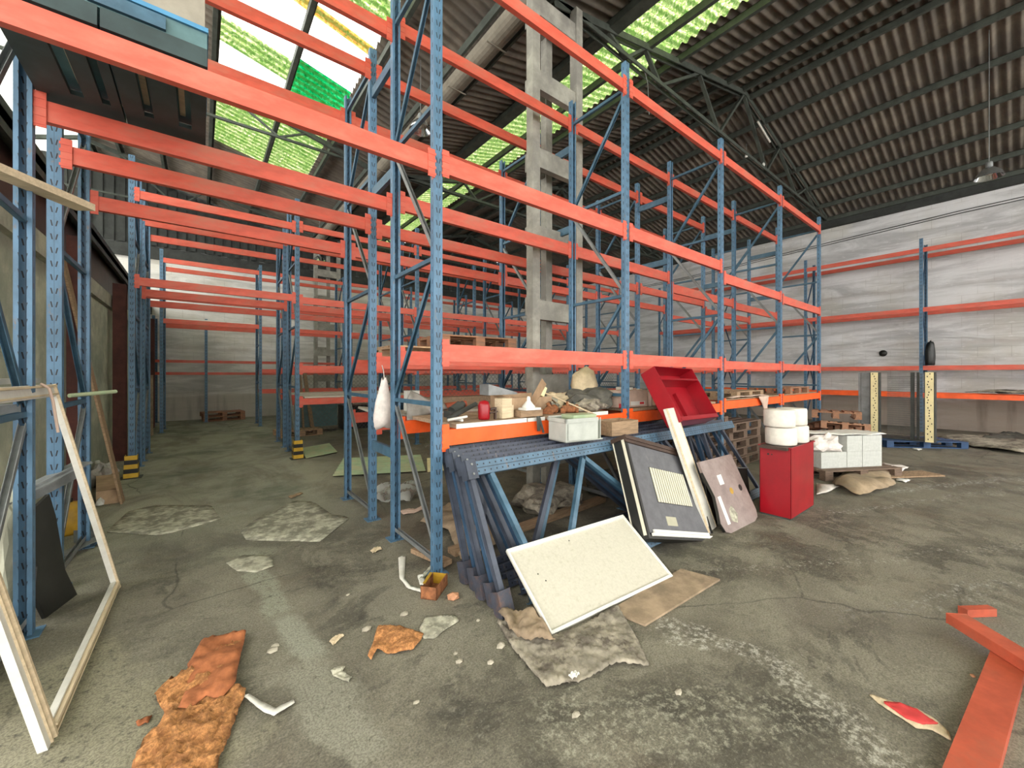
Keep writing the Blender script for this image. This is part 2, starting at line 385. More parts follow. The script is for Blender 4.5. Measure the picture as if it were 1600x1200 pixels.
def corr(x0, z0, x1, z1, y0, y1, mats, name, amp=.042, wl=.177, th=.008, mi=None):
    """corrugated sheet, waves across Y, ridges running down the slope"""
    mb = MB(); mb.smooth = True; n = int(round((y1-y0)/wl*8)); P = []
    for s in (0, 1):
        for i in range(n+1):
            y = y0+(y1-y0)*i/n; dz = amp*math.sin(2*PI*y/wl)+(th if s else 0)
            P += [(x0, y, z0+dz), (x1, y, z1+dz)]
    o = 2*(n+1)
    F = []
    for i in range(n):
        a = 2*i; F.append((a, a+2, a+3, a+1)); F.append((o+a, o+a+1, o+a+3, o+a+2))
    mb.add(P, F); return mb
def roof(name, x0, x1, y0=YN, y1=YF, m='corrugate'):
    z = lambda x: ZV+SR*(x-XV) if XV <= x <= XR else (ZR-(x-XR)*.225 if x > XR else (ZV+(XV-x)*SR if x > XLR else ZV+(XV-XLR)*SR-(XLR-x)*.22))
    struct(name, corr(x0, z(x0)+.06, x1, z(x1)+.06, y0, y1, m, name), m)
# right nave
roof('ceiling', XV, 5.45); roof('ceiling_sheet_2', 7.2, XR+.05); roof('ceiling_sheet_3', XR-.02, XW+.2)
# left nave
roof('ceiling_sheet_4', 2.45, XV); roof('ceiling_sheet_5', XLR, .26); 
roof('ceiling_sheet_7', .26, 2.45, 13.3, YF)
# green translucent sheets, right nave: two lengths either side of a purlin
def zroof(x): return (ZV+SR*(x-XV)+.06) if x >= XV else (ZV+(XV-x)*SR+.06)
def sheet(x0, x1, y0, y1, m, label):
    o = solo('skylight_sheet', corr(x0, zroof(x0), x1, zroof(x1), y0, y1, m, 's'), m, label, 'roof sheet', 'green translucent roof sheets')
    return o
roof('ceiling_sheet_6', -6, XLR, m='sheet_clear')  # unseen outer slope, made translucent white to brighten the aisle
GR = 'mossy green translucent corrugated sheet in the right-hand roof strip'
GL = 'mossy green translucent corrugated sheet in the left-hand roof strip'
ords = ['overhead, nearest the camera', 'second from the camera', 'third from the camera', 'fourth from the camera', 'fifth from the camera', 'sixth from the camera', 'last, by the far wall']
ye = [YN, 1.49, 4.32, 7.16, 9.99, 12.82, 15.65, YF]
for a, b, l in zip(ye, ye[1:], ords): sheet(5.45, 7.2, a, b, 'sheet_green', 'mossy green translucent sheet of the right-hand roof strip, '+l)
OR = 'narrow orange-yellow translucent sheet between two open gaps in the left roof'
LS = 'mossy green translucent sheet of the left-hand roof strip, '
for (x0, x1, a, b, m, l) in [(.262, 2.448, YN, 2.2, 'sheet_green', LS+'overhead, nearest the camera'), (.262, 1.4, 2.2, 6.9, 'sheet_green', LS+'above the open gaps, left half'),
        (1.4, 2.448, 2.2, 6.75, 'sheet_green', LS+'above the open gaps, right half'), (.8, 2.448, 7.1, 7.33, 'sheet_orange', OR),
        (.262, 1.4, 8.7, 9.3, 'sheet_green', 'narrow mossy translucent sheet between two white gaps, left part of the left-hand roof strip'),
        (1.4, 2.448, 8.5, 9.55, 'sheet_emerald', 'bright emerald translucent sheet below the open gap in the left roof'),
        (.262, 1.4, 10.15, 13.3, 'sheet_green', LS+'far end, left half'), (1.4, 2.448, 9.7, 13.3, 'sheet_green', LS+'below the emerald sheet')]:
    sheet(x0, x1, a, b, m, l)
# purlins (along Y)
def purlin(n, x, z=None, w=.07, h=.13):
    z = zroof(x)-.06-.10 if z is None else z
    mb = MB(); mb.box(x-w/2, x+w/2, YN, YF, z-h/2, z+h/2); mb.box(x-w/2, x+w/2+.05, YN, YF, z+h/2-.012, z+h/2)
    struct('trim_%d' % n, mb, 'roof_steel')
n = 1
purlin(n, 5.30, w=.22); n += 1  # widened so its dark steel stands in for the purlin's shadow band
for x in (6.35, 7.35, 8.4, 9.4, 10.25): purlin(n, x); n += 1
for x in (10.65, 11.6, 12.75, 13.95, 15.05, 16.2, 17.1): purlin(n, x, ZR-(x-XR)*.225-.10); n += 1
for x in (2.55, 1.4, .2, -.9, -1.9, -2.6): purlin(n, x); n += 1
# valley gutter: half-round trough and its side boards
g = MB(); nn = 10
for i in range(nn):
    a0 = PI+PI*i/nn; a1 = PI+PI*(i+1)/nn
    P = [(3.62+.17*math.cos(a), yy, 6.86+.15*math.sin(a)) for a in (a0, a1) for yy in (YN, YF)]
    Q = [(3.62+.155*math.cos(a), yy, 6.86+.135*math.sin(a)) for a in (a0, a1) for yy in (YN, YF)]
    g.smooth = True; g.add(P, [(0, 1, 3, 2)]); g.add(Q, [(0, 2, 3, 1)])
for yy in [YN+1.2*k for k in range(18)]:
    g.smooth = False
    g.box(3.44, 3.80, yy, yy+.02, 6.70, 6.715)
struct('trim_%d' % n, g, 'pipe_asbestos'); n += 1
g = MB(); g.box(3.83, 3.87, YN, YF, 6.80, 6.98); g.box(3.38, 3.42, YN, YF, 6.88, 7.02); struct('trim_%d' % n, g, 'roof_steel'); n += 1
# roof trusses (along X) at the column lines
def truss(yc, left):
    mb = MB(); s = .05
    if not left:
        A = (XV+.1, yc, ZV-.12); Bk = (XR, yc, ZR-.16); D = (XW, yc, 6.98)
        nodes_b = [(8.9-.0, 7.0)]
        for dy in (-.05, .05):
            mb.bar((A[0], yc+dy, A[2]), (Bk[0], yc+dy, Bk[2]), .02, .11); mb.bar((Bk[0], yc+dy, Bk[2]), (D[0], yc+dy, D[2]), .02, .11)
            mb.bar((A[0], yc+dy, 7.0), (D[0], yc+dy, 6.98), .02, .07)
        top = lambda x: ZV-.16+SR*(x-XV) if x < XR else ZR-.16-(x-XR)*.225
        N_ = [(4.6, 0), (5.2, 1), (5.7, 0), (6.25, 1), (6.75, 0), (8.2, 1), (9.1, 0), (10.4, 1), (11.8, 0), (12.7, 1), (14.1, 0), (14.9, 1), (15.9, 0)]
        P_ = [(x, yc, top(x) if k else 7.0) for x, k in N_]
        for a, b in zip(P_, P_[1:]): mb.bar(a, b, .05, .07, up=(0, 1, 0))
    else:
        A = (XV-.2, yc, ZV-.12); Bk = (XLR, yc, zroof(XLR)-.22); D = (-6, yc, 7.3)
        mb.bar(A, Bk, .08, .10); mb.bar(Bk, D, .08, .10); mb.bar((A[0], yc, 7.0), (D[0], yc, 7.0), .05, .05)
        top = lambda x: zroof(x)-.22
        zz = [3.0, 2.0, 1.4, .2, -.6, -1.9]
        for i in range(len(zz)-1):
            a = (zz[i], yc, top(zz[i]) if i % 2 else 7.0); b = (zz[i+1], yc, 7.0 if i % 2 else top(zz[i+1]))
            mb.bar(a, b, .04, .04, up=(0, 1, 0))
    return mb
for yc in (4.12, 10.35, 16.65):
    for lf in (False, True): struct('trim_%d' % n, truss(yc, lf), 'roof_steel'); n += 1
# battened concrete columns under the valley
def column(yc):
    mb = MB()
    for (x0, x1, y0, y1) in ((3.45, 3.58, -.14, -.01), (4.29, 4.42, -.14, -.01), (3.98, 4.10, .17, .29)): mb.box(x0, x1, yc+y0, yc+y1, 0, 6.95)
    for z in (.35, 1.35, 2.35, 3.35, 4.4, 5.45, 6.45):
        mb.box(3.58, 4.29, yc-.12, yc-.03, z, z+.26)
        mb.box(3.66, 3.98, yc+.19, yc+.27, z+.1, z+.36)
    return mb
for yc in (4.09, 16.9): struct('trim_%d' % n, column(yc), 'concrete_grey'); n += 1

# walls
w = MB(); w.box(XW, XW+.25, YN, YF+.25, 0, 6.98); struct('wall_right', w, 'whitewash')
w = MB(); w.box(XW-.18, XW, YN, YF, 6.72, 7.02); struct('trim_%d' % n, w, 'clad_dark'); n += 1
w = MB(); w.box(-2.75, XW, YF, YF+.25, 0, 5.6); struct('wall_back', w, 'whitewash_far')
w = MB(); w.box(-6, -2.75, YF, YF+.25, 0, 5.6); struct('wall_back_left', w, 'clad_dark')
w = MB(); w.box(-6, XW, YF-.12, YF, 5.55, 5.95); struct('trim_%d' % n, w, 'clad_dark'); n += 1
w = MB()
for i in range(90):                                   # dark corrugated gable cladding
    x = -6+i*.26
    if x > XW-.1: break
    zt = (zroof(x) if x > XLR else 8.4) if x < XR else ZR-(x-XR)*.225
    w.box(x, x+.14, YF+.02, YF+.06, 6.05 if x > 6 else 6.0, zt+.02); w.box(x+.14, x+.26, YF+.06, YF+.10, 6.0, zt+.02)
w.box(-6, XW, YF+.11, YF+.15, 6.0, 6.95)
for i in range(120):
    x = -6+i*.2
    if i % 3: w.box(x, x+.2, YF+.02, YF+.1, 5.93, 6.02)
struct('wall_back_gable', w, 'clad_dark')
# cable conduits and the stain-dark downpipe on the right wall
w = MB()
for dz in (0, .07): w.path([(XW-.03, YN, 6.35+dz), (XW-.03, 1., 6.28+dz), (XW-.03, 4.4, 6.15+dz), (XW-.03, 9, 5.95+dz), (XW-.03, 17, 5.9+dz)], .012, 5)
tag(solo('wall_cable', w, 'dark_steel', 'pair of dark cables clipped high across the right wall', 'cable'))
w = MB(); w.box(-1.48, -1.42, 4.5, YF, 3.08, 3.74); struct('wall_left_infill', w, 'dark_wood')
# left low wall: pale panels, concrete band, brown steel posts
w = MB(); w.box(-1.52, -1.37, 4.5, YF, 0, 2.85); struct('wall_left', w, 'left_panel')
w = MB(); w.box(-1.6, -1.30, 4.5, YF, 2.85, 3.08); struct('trim_%d' % n, w, 'band_concrete'); n += 1
w = MB(); w.box(-1.60, -1.30, 4.5, YF, 3.74, 3.84); w.box(-1.34, -1.30, 4.5, YF, 3.66, 3.92); struct('trim_%d' % n, w, 'dark_steel'); n += 1
for yy in (7.2, 10.4, 13.3, 16.2):
    c = MB(); c.box(-1.28, -1.10, yy-.09, yy-.07, 0, 3.3); c.box(-1.28, -1.10, yy+.07, yy+.09, 0, 3.3); c.box(-1.20, -1.18, yy-.07, yy+.07, 0, 3.3)
    lab = {7.2: 'rust-brown steel post in front of the low left wall, nearest of four', 10.4: 'rust-brown steel post on the left wall just beyond the leaning plank',
           13.3: 'rust-brown steel post on the left wall, third from the camera', 16.2: 'rust-brown steel post on the left wall, farthest down the aisle'}[yy]
    solo('steel_post', c, 'brown_steel', lab, 'post')

# ------------------------------------------------------------------ pallet racking
PW, PD = .076, .062
def post_mesh(h, foot=True):
    mb = MB(); w, d, t = PW/2, PD/2, .003
    mb.box(-w, w, -d, -d+t, 0, h); mb.box(-w, -w+t, -d+t, d, 0, h); mb.box(w-t, w, -d+t, d, 0, h)
    mb.box(-w+t, -w+.022, d-t, d, 0, h); mb.box(w-.022, w-t, d-t, d, 0, h)
    if foot: mb.box(-.075, .075, -.07, .07, 0, .008)
    return mb.mesh('upright_post', 'post_blue')
POST = {}
def post(parent, x, y, h, flip):
    k = round(h, 2)
    if k not in POST: POST[k] = post_mesh(h)
    return link('upright_post', POST[k], parent, (x, y, 0), (0, 0, PI if flip else 0))
BR = {}
def brace(parent, x, y0, z0, y1, z1, m='dusty_blue', name='diagonal_brace'):
    k = (round(y1-y0, 3), round(z1-z0, 3), m)
    if k not in BR:
        mb = MB(); a = Vector((0, 0, 0)); b = Vector((0, k[0], k[1]))
        d = (b-a).normalized(); nrm = Vector((0, -d.z, d.y))
        L = (b-a).length
        M = Matrix(((1, 0, 0, 0), (0, d.y, nrm.y, 0), (0, d.z, nrm.z, 0), (0, 0, 0, 1)))   # x=X, y=along, z=normal
        mb.box(-.016, .016, 0, L, -.018, -.015, M); mb.box(-.016, -.013, 0, L, -.018, .018, M); mb.box(.013, .016, 0, L, -.018, .018, M)
        BR[k] = mb.mesh(name, m)
    return link(name, BR[k], parent, (x, y0, z0))
BM = {}
def beam(parent, x0, x1, y, z, side, hgt=.13, m='beam_red', conn=True, axis='x'):
    """load beam from post to post; z is its middle; side -1 = front plane of a rack"""
    L = round(x1-x0-PW, 3); k = (L, hgt, m)
    if k not in BM:
        mb = MB(); mb.box(0, L, -.024, .024, -hgt/2, hgt/2)
        mb.box(0, L, -.024, .006, hgt/2, hgt/2+.0); BM[k] = mb.mesh('load_beam', m)
        c = MB(); c.box(0, .055, -.031, -.0245, -.11, .11); c.box(-.004, .0005, -.031, .02, -.11, .11)
        for j in range(4): c.box(-.012, .055, -.0335, -.0312, -.095+.053*j, -.075+.053*j)
        if ('c', m) not in BM: BM[('c', m)] = c.mesh('beam_connector', m)
    yy = y+side*.012
    if axis == 'x': o = link('load_beam', BM[k], parent, (x0+PW/2, yy, z), (0, 0, 0))
    else: o = link('load_beam', BM[k], parent, (yy, x0+PW/2, z), (0, 0, PI/2))
    if conn:
        c1 = link('beam_connector', BM[('c', m)], o, (0, 0, 0)); 
        c2 = link('beam_connector', BM[('c', m)], o, (L, 0, 0)); c2.scale = (-1, 1, 1)
    return o
def fr_braces(parent, x, y0, y1, h, full=True):
    a, b = y0+PD/2, y1-PD/2
    for z in (1.36, 2.55, 3.80, 5.02):
        if z < h: brace(parent, x, a, z, b, z, name='horizontal_brace')
    brace(parent, x, a, .22, b, 1.30, 'galv'); brace(parent, x, b, 1.42, a, 2.49)
    brace(parent, x, a, 2.62, b, 3.72, 'galv')
    if h > 4.95: brace(parent, x, b, 3.86, a, 4.92)
    if full: brace(parent, x, a, .10, b, .10, 'galv', name='horizontal_brace')
XS = [1.5, 4.0, 6.47, 9.0, 11.5]
XL = -.85
def rack(label, y0, y1, hts, xs, aisle, levels, h=5.3, conn=True, tunnel=(3.28, 4.97), group=None):
    t = thing('pallet_rack', (0, 0, 0), label, 'pallet rack')
    allx = ([XL] if aisle else [])+xs
    for x in allx:
        hh = h if x != XL else h+.05
        post(t, x, y0, hh, False); post(t, x, y1, hh, True); fr_braces(t, x, y0, y1, hh)
    if aisle:
        for z in tunnel:
            beam(t, XL, xs[0], y0, z, -1, conn=conn); beam(t, XL, xs[0], y1, z-.03, 1, conn=conn)
    for i, (a, b) in enumerate(zip(xs, xs[1:])):
        for (z, m, hg) in levels[min(i, len(levels)-1)]:
            beam(t, a, b, y0, z, -1, hg, m, conn); beam(t, a, b, y1, z-.01, 1, hg, m, conn)
    return t
lvA = [[(1.09, 'beam_orange', .13), (1.78, 'beam_red', .14), (3.31, 'beam_red', .15), (5.03, 'beam_red', .12)],
       [(1.09, 'beam_orange', .13), (1.78, 'beam_red', .14), (3.31, 'beam_red', .15), (5.03, 'beam_red', .12)],
       [(1.12, 'beam_orange', .13), (1.76, 'beam_red', .13), (3.14, 'beam_red', .15), (5.03, 'beam_red', .12)],
       [(1.12, 'beam_orange', .13), (1.76, 'beam_red', .13), (3.10, 'beam_red', .15), (5.03, 'beam_red', .12)]]
r1 = rack('tall blue and red-orange pallet rack nearest the camera, spanning over the aisle', 2.9, 3.76, None, XS, True, lvA, 5.33)
lvC = [[(1.05, 'beam_red', .13), (1.74, 'beam_red', .14), (3.22, 'beam_red', .13), (4.93, 'beam_red', .12)]]*3+[[(1.10, 'beam_orange', .12), (1.74, 'beam_red', .13), (3.05, 'beam_red', .13)]]
r2 = rack('pallet rack standing back to back behind the nearest rack, around the concrete column', 4.42, 5.36, None, XS, True, lvC, 5.2, tunnel=(3.25, 4.95))
for x in XS:                                   # row spacers between the two runs
    for z in (.83, 3.6, 4.7):
        mb = MB(); mb.box(-.02, .02, 3.76+PD/2, 4.42-PD/2, z-.05, z+.05); part('row_spacer', mb, 'dusty_blue', r2, (x, 0, 0))
lvE = [[(1.08, 'beam_red', .12), (1.72, 'beam_red', .13), (3.05, 'beam_red', .13), (4.47, 'beam_red', .11)]]
XE = [1.47, 3.95, 6.45, 8.95, 11.45]
r3 = rack('pallet rack on the far side of the cross aisle, striped guard at its foot', 8.6, 9.5, None, XE, True, lvE, 5.0, tunnel=(3.08, 4.45))
r4 = rack('pallet rack behind the striped-guard rack, pallets stored on the floor under it', 10.05, 11.0, None, XE, True, lvE, 5.0, conn=False, tunnel=(3.1, 4.45))
lvF = [[(1.08, 'beam_red', .12), (1.72, 'beam_red', .13), (3.05, 'beam_red', .12), (4.8, 'beam_red', .11)]]
r5 = rack('last free-standing pallet rack down the aisle, white boards on its middle beams', 14.6, 15.6, None, XE, True, lvF, 5.03, conn=False, tunnel=(3.1, 4.78))
# rack against the far wall
t = thing('pallet_rack', (0, 0, 0), 'low-beamed pallet rack standing against the far end wall', 'pallet rack')
for x in (-1.18, .15, 2.4, 4.9, 7.4, 9.9): post(t, x, 17.0, 4.6 if x > .2 else 3.5, False); post(t, x, 17.9, 3.5, True)
for a, b in zip((-1.18, .15, 2.4, 4.9, 7.4), (.15, 2.4, 4.9, 7.4, 9.9)):
    for z in (1.65, 2.05): beam(t, a, b, 17.0, z, -1, .09, 'brown_steel' if False else 'beam_red', False)
# rack along the right wall
t = thing('pallet_rack', (0, 0, 0), 'pallet rack running along the whitewashed right wall, beams mostly empty', 'pallet rack')
WY = [-3.8, -1.05, 1.68, 4.4, 7.1, 9.8]
for yy in WY:
    for xx in (16.0, 16.9):
        k = 5.45
        if k not in POST: POST[k] = post_mesh(k)
        link('upright_post', POST[k], t, (xx, yy, 0), (0, 0, -PI/2 if xx < 16.5 else PI/2))
    for (z0, z1) in ((1.3, 2.5), (2.5, 1.3), (3.7, 2.6), (3.8, 5.0), (.2, 1.25)):
        mb = MB(); mb.bar((16.03, yy, z0), (16.87, yy, z1), .03, .03); part('diagonal_brace', mb, 'deep_blue', t)
for a, b in zip(WY, WY[1:]):
    for z in (5.12, 3.44, 1.80):
        for xx, s in ((16.0, -1), (16.9, 1)): beam(t, a, b, xx, z, s, .12, 'beam_red', False, axis='y')
    for xx, s in ((16.0, -1), (16.9, 1)): beam(t, a, b, xx, 1.03, s, .13, 'beam_orange', False, axis='y')

# ------------------------------------------------------------------ pallets
PM = {}
def pallet(x, y, z, rz, label, m='pallet_wood', L=1.2, Wd=.8, tilt=None, group=None, full=True):
    t = thing('wooden_pallet', (x, y, z), label, 'pallet', rz, group)
    if tilt: t.rotation_euler = (tilt[0], tilt[1], rz)
    if (m, L) not in PM:
        a = MB().box(-L/2, L/2, -.06, .06, 0, .02).mesh('deck_board', m)
        b = MB().box(-.07, .07, -.05, .05, 0, .09).mesh('block', m)
        c = MB().box(-.07, .07, -Wd/2, Wd/2, 0, .02).mesh('cross_board', m)
        PM[(m, L)] = (a, b, c)
    a, b, c = PM[(m, L)]
    for yy in (-Wd/2+.06, -.19, 0, .19, Wd/2-.06): link('deck_board', a, t, (0, yy, .131))
    for xx in (-L/2+.07, 0, L/2-.07):
        link('cross_board', c, t, (xx, 0, .11))
        for yy in (-Wd/2+.05, 0, Wd/2-.05): link('block', b, t, (xx, yy, .0205))
    for yy in (-Wd/2+.06, 0, Wd/2-.06): link('bottom_board', a, t, (0, yy, 0))
    return t

pallet(2.35, 4.9, 1.80, 0.03, 'weathered pallet on the beams right of the tall light-blue post, left of two', 'pallet_pale')
pallet(3.05, 4.95, 1.98, -.06, 'weathered pallet on the beams, overlapping on top of the left one beside the column', 'pallet_wood')
pallet(3.25, 4.85, 1.81, .02, 'pallet on the second beams pressed against the concrete column, under another', 'pallet_pale', L=.9)
for i in range(6):
    pallet(6.2+.08*(i % 2), 3.42-.04*(i % 3), .003+.153*i, .05*(i % 3)-.05,
           ['grey-brown pallet at the bottom of the stack under the second rack bay', 'second pallet from the bottom of the stack under the rack shelf',
            'third pallet from the bottom of the stack under the rack shelf', 'fourth pallet from the bottom of the stack under the rack shelf',
            'fifth pallet from the bottom of the stack under the rack shelf', 'topmost grey-brown pallet of the stack under the rack shelf'][i], 'pallet_grey', group='pallets stacked under the rack shelf')
for i in range(5):
    pallet(7.75, 3.40+.03*(i % 2), .003+.153*i, -.04*(i % 2),
           'dark pallet in the short stack seen behind the white rolls, %s' % ['bottom one', 'second from the floor', 'middle one', 'second from the top', 'topmost'][i], 'pallet_grey', group='short stack of dark pallets')
# messy orange-brown heap by the wall rack
hp = [(10.9, 2.55, .003, .35, (0, 0), 'reddish pallet flat on the floor at the bottom of the heap by the wall rack'),
      (10.75, 2.45, .17, .2, (.0, .05), 'reddish pallet second from the floor in the heap by the wall rack'),
      (10.75, 2.4, .40, .45, (.05, .16), 'reddish pallet tipped over in the middle of the heap by the wall rack'),
      (10.85, 2.45, .68, .25, (.0, .04), 'reddish pallet lying on top of the heap by the wall rack'),
      (12.3, 3.3, .003, .2, (0, 0), 'reddish pallet on the floor just behind the heap by the wall rack')]
for (x, y, z, rz, tl, lb) in hp: pallet(x, y, z, rz, lb, 'pallet_wood', tilt=tl)
pallet(.65, 17.55, .003, .05, 'small reddish pallet flat on the floor by the far end wall', 'pallet_wood')
pallet(.62, 17.5, .156, .12, 'small reddish pallet lying on another by the far end wall', 'pallet_wood')
pallet(2.05, 11.9, .003, .1, 'pallet standing loaded with timber at the foot of the second aisle rack', 'pallet_pale', L=1.0)
pallet(7.75, 3.35, 1.17, .02, 'pallet of rough boards on the shelf of the third bay, tan cloth in front', 'plank')
pallet(10.3, 3.33, 1.19, .0, 'pallet with thin sheets on the shelf of the last bay of the near rack', 'pallet_wood')
pallet(9.9, 5.0, .60, .0, 'pallet perched above the floor behind the last bay of the near rack', 'pallet_pale')

# ------------------------------------------------------------------ shelf boards on the deck beams
def boards(name, x0, x1, y0, y1, z, m, label, t=.022, edge=None):
    mb = MB(); mb.box(x0, x1, y0, y1, z, z+t)
    mats = [m]
    if edge:
        mats = [m, edge]; mb.cur = 1; mb.box(x0, x1, y0-.004, y0, z-.002, z+t+.002)
    return solo(name, mb, mats, label, 'board')
boards('shelf_board', 1.66, 2.42, 2.86, 3.72, 1.158, 'chipboard', 'chipboard shelf panel with white front edge next to the nearest post', .035, 'white_edge')
boards('shelf_board', 2.44, 2.66, 2.87, 3.72, 1.158, 'chipboard', 'narrow chipboard shelf strip between two white-edged panels', .03, 'white_edge')
boards('shelf_board', 2.70, 3.62, 2.86, 3.70, 1.158, 'chipboard', 'chipboard shelf panel with white front edge under the rusty parts', .035, 'white_edge')
boards('shelf_board', 4.08, 6.30, 2.90, 3.74, 1.158, 'chipboard', 'brown chipboard shelf panel behind the tipped red bin', .03)
boards('shelf_board', 6.6, 8.9, 2.88, 3.74, 1.19, 'plank', 'grey plank sheet forming the shelf of the third bay', .02)
boards('shelf_board', 9.1, 11.4, 2.92, 3.74, 1.186, 'plank', 'warped plank sheet forming the shelf of the fourth bay', .02)
boards('shelf_board', 4.1, 6.3, 4.44, 5.3, 1.118, 'chipboard', 'chipboard shelf on the rear rack behind the tan bag', .03, 'white_edge')
mb = MB(); mb.bar((1.60, 5.0, 1.17), (2.45, 4.9, 1.06), .85, .028); solo('shelf_board', mb, 'cream_panel', 'sagging cream board on the rear shelf left of the hanging white sack', 'board')
mb = MB(); mb.bar((2.3, 4.75, 1.135), (3.75, 4.75, 1.13), .62, .03); solo('shelf_board', mb, 'cream_panel', 'cream board on the rear shelf seen beside the lightest blue post', 'board')
mb = MB(); mb.bar((2.35, 4.9, 1.23), (3.9, 4.85, 1.23), .25, .14); solo('foam_slab', mb, 'chipboard', 'long speckled foam slab lying on the rear shelf', 'foam slab')
for (x0, x1, l) in ((-.7, .55, 'left'), (.6, 1.3, 'right')):
    mb = MB(); mb.box(x0, x1, 14.57, 14.9, 3.165, 3.2); solo('shelf_board', mb, 'white_edge', 'thin white board lying on the farthest aisle rack beam, %s one' % l, 'board')
mb = MB(); mb.box(1.6, 3.8, 8.62, 9.4, 1.145, 1.175); solo('shelf_board', mb, 'cream_panel', 'cream board lying on the low beam of the rack across the cross aisle', 'board')
mb = MB(); mb.box(1.6, 3.9, 10.1, 10.9, 1.145, 1.175); solo('shelf_board', mb, 'cream_panel', 'cream board on the low beam of the second rack down the aisle', 'board')
# wire mesh partitions behind the racks
def mesh_fence(x0, x1, y, z0, z1, label, sp=.085):
    mb = MB(); n = int((x1-x0+z1-z0)/sp); H = z1-z0
    for i in range(n):
        for sgn in (1, -1):
            a = x0-H+i*sp if sgn > 0 else x0+i*sp
            xa, za, xb, zb = (a, z0, a+H, z1) if sgn > 0 else (a, z0, a-H, z1)
            def clip(xa, za, xb, zb):
                for lim in (x0, x1):
                    pass
                k = (zb-za)/(xb-xa)
                if xa < x0: za += k*(x0-xa); xa = x0
                if xa > x1: za += k*(x1-xa); xa = x1
                if xb < x0: zb += k*(x0-xb); xb = x0
                if xb > x1: zb += k*(x1-xb); xb = x1
                return xa, za, xb, zb
            xa, za, xb, zb = clip(xa, za, xb, zb)
            if abs(xb-xa) > .02: mb.bar((xa, y+.003*sgn, za), (xb, y+.003*sgn, zb), .004, .006, up=(0, 1, 0))
    return solo('wire_fence', mb, 'wire_steel', label, 'wire fence')
mesh_fence(1.6, 5.6, 11.6, .05, 1.7, 'dark diamond wire fence behind the rack beams, left of the concrete column', .11)
mesh_fence(3.5, 9.5, 7.3, .0, 1.72, 'dark diamond wire fence behind the shelves, right of the concrete column', .10)

# dark boxes glimpsed below the fence
mb = MB(); mb.box(2.1, 3.1, 12.1, 12.7, .16, .85); solo('storage_crate', mb, 'teal_metal', 'dull green storage crate behind the striped-guard rack', 'crate')
mb = MB(); mb.box(3.3, 4.4, 12.2, 12.8, .0, .7); solo('storage_crate', mb, 'black_plastic', 'black storage crate in the gloom right of the green one', 'crate')
for i, (x, l) in enumerate(((2.0, 'leftmost'), (2.2, 'middle'), (2.42, 'rightmost'))):
    mb = MB(); mb.bar((x, 12.0, .16), (x+.1-.12*i, 12.3, 1.7), .10, .04); solo('timber', mb, 'plank', '%s of three timbers leaning upright on the aisle pallet' % l, 'timber')

# ------------------------------------------------------------------ crate and slotted decks on the beams over the aisle
def slotted_deck(x0, x1, label, slots):
    mb = MB(); y0, y1, z0 = 2.86, 3.86, 3.36; ys = [y0, 3.16, 3.66, y1]
    xs = [x0]+[v for s_ in slots for v in s_]+[x1]
    mb.box(x0, x1, y0, ys[1], z0, z0+.03); mb.box(x0, x1, ys[2], y1, z0, z0+.03)
    for i in range(0, len(xs), 2): mb.box(xs[i], xs[i+1], ys[1], ys[2], z0, z0+.03)
    mb.box(x0, x1, y0, y0+.03, z0+.03, z0+.10); mb.box(x0, x1, y1-.03, y1, z0+.03, z0+.10)
    solo('slotted_platform', mb, 'platform_dark', label, 'platform')
slotted_deck(-.80, -.41, 'dark slotted platform over the aisle, nearest the left posts', [(-.64, -.58), (-.50, -.46)])
slotted_deck(-.40, .03, 'dark slotted platform over the aisle, right-hand one', [(-.30, -.25), (-.12, -.05)])
for (x, l) in ((-.60, 'left'), (-.29, 'middle'), (-.10, 'right')):
    mb = MB(); mb.bar((x, 3.1, 3.47), (x, 3.7, 3.47), .03, .02); solo('packing_lath', mb, 'plank_pale', 'pale lath showing through the %s slot of the platforms over the aisle' % l, 'lath')
mb = MB(); mb.box(-.80, .03, 2.90, 3.84, 3.48, 3.60); t = solo('flat_case', mb, 'teal_metal', 'flat teal case on the platforms over the aisle, blue top edge', 'case')
mb = MB(); mb.box(-.80, .035, 2.885, 2.90, 3.575, 3.60); mb.box(.03, .036, 2.9, 3.84, 3.575, 3.6); part('edge_strip', mb, 'sky_blue_edge', t)
mb = MB(); mb.box(-.45, -.15, 2.878, 2.90, 3.49, 3.56); part('side_panel', mb, 'dusty_blue', t)
mb = MB(); mb.box(-.78, .02, 2.95, 3.8, 3.602, 4.05); solo('canvas_bundle', mb, 'beige_hide', 'greyish beige wrapped bundle stacked on the flat teal case', 'bundle')

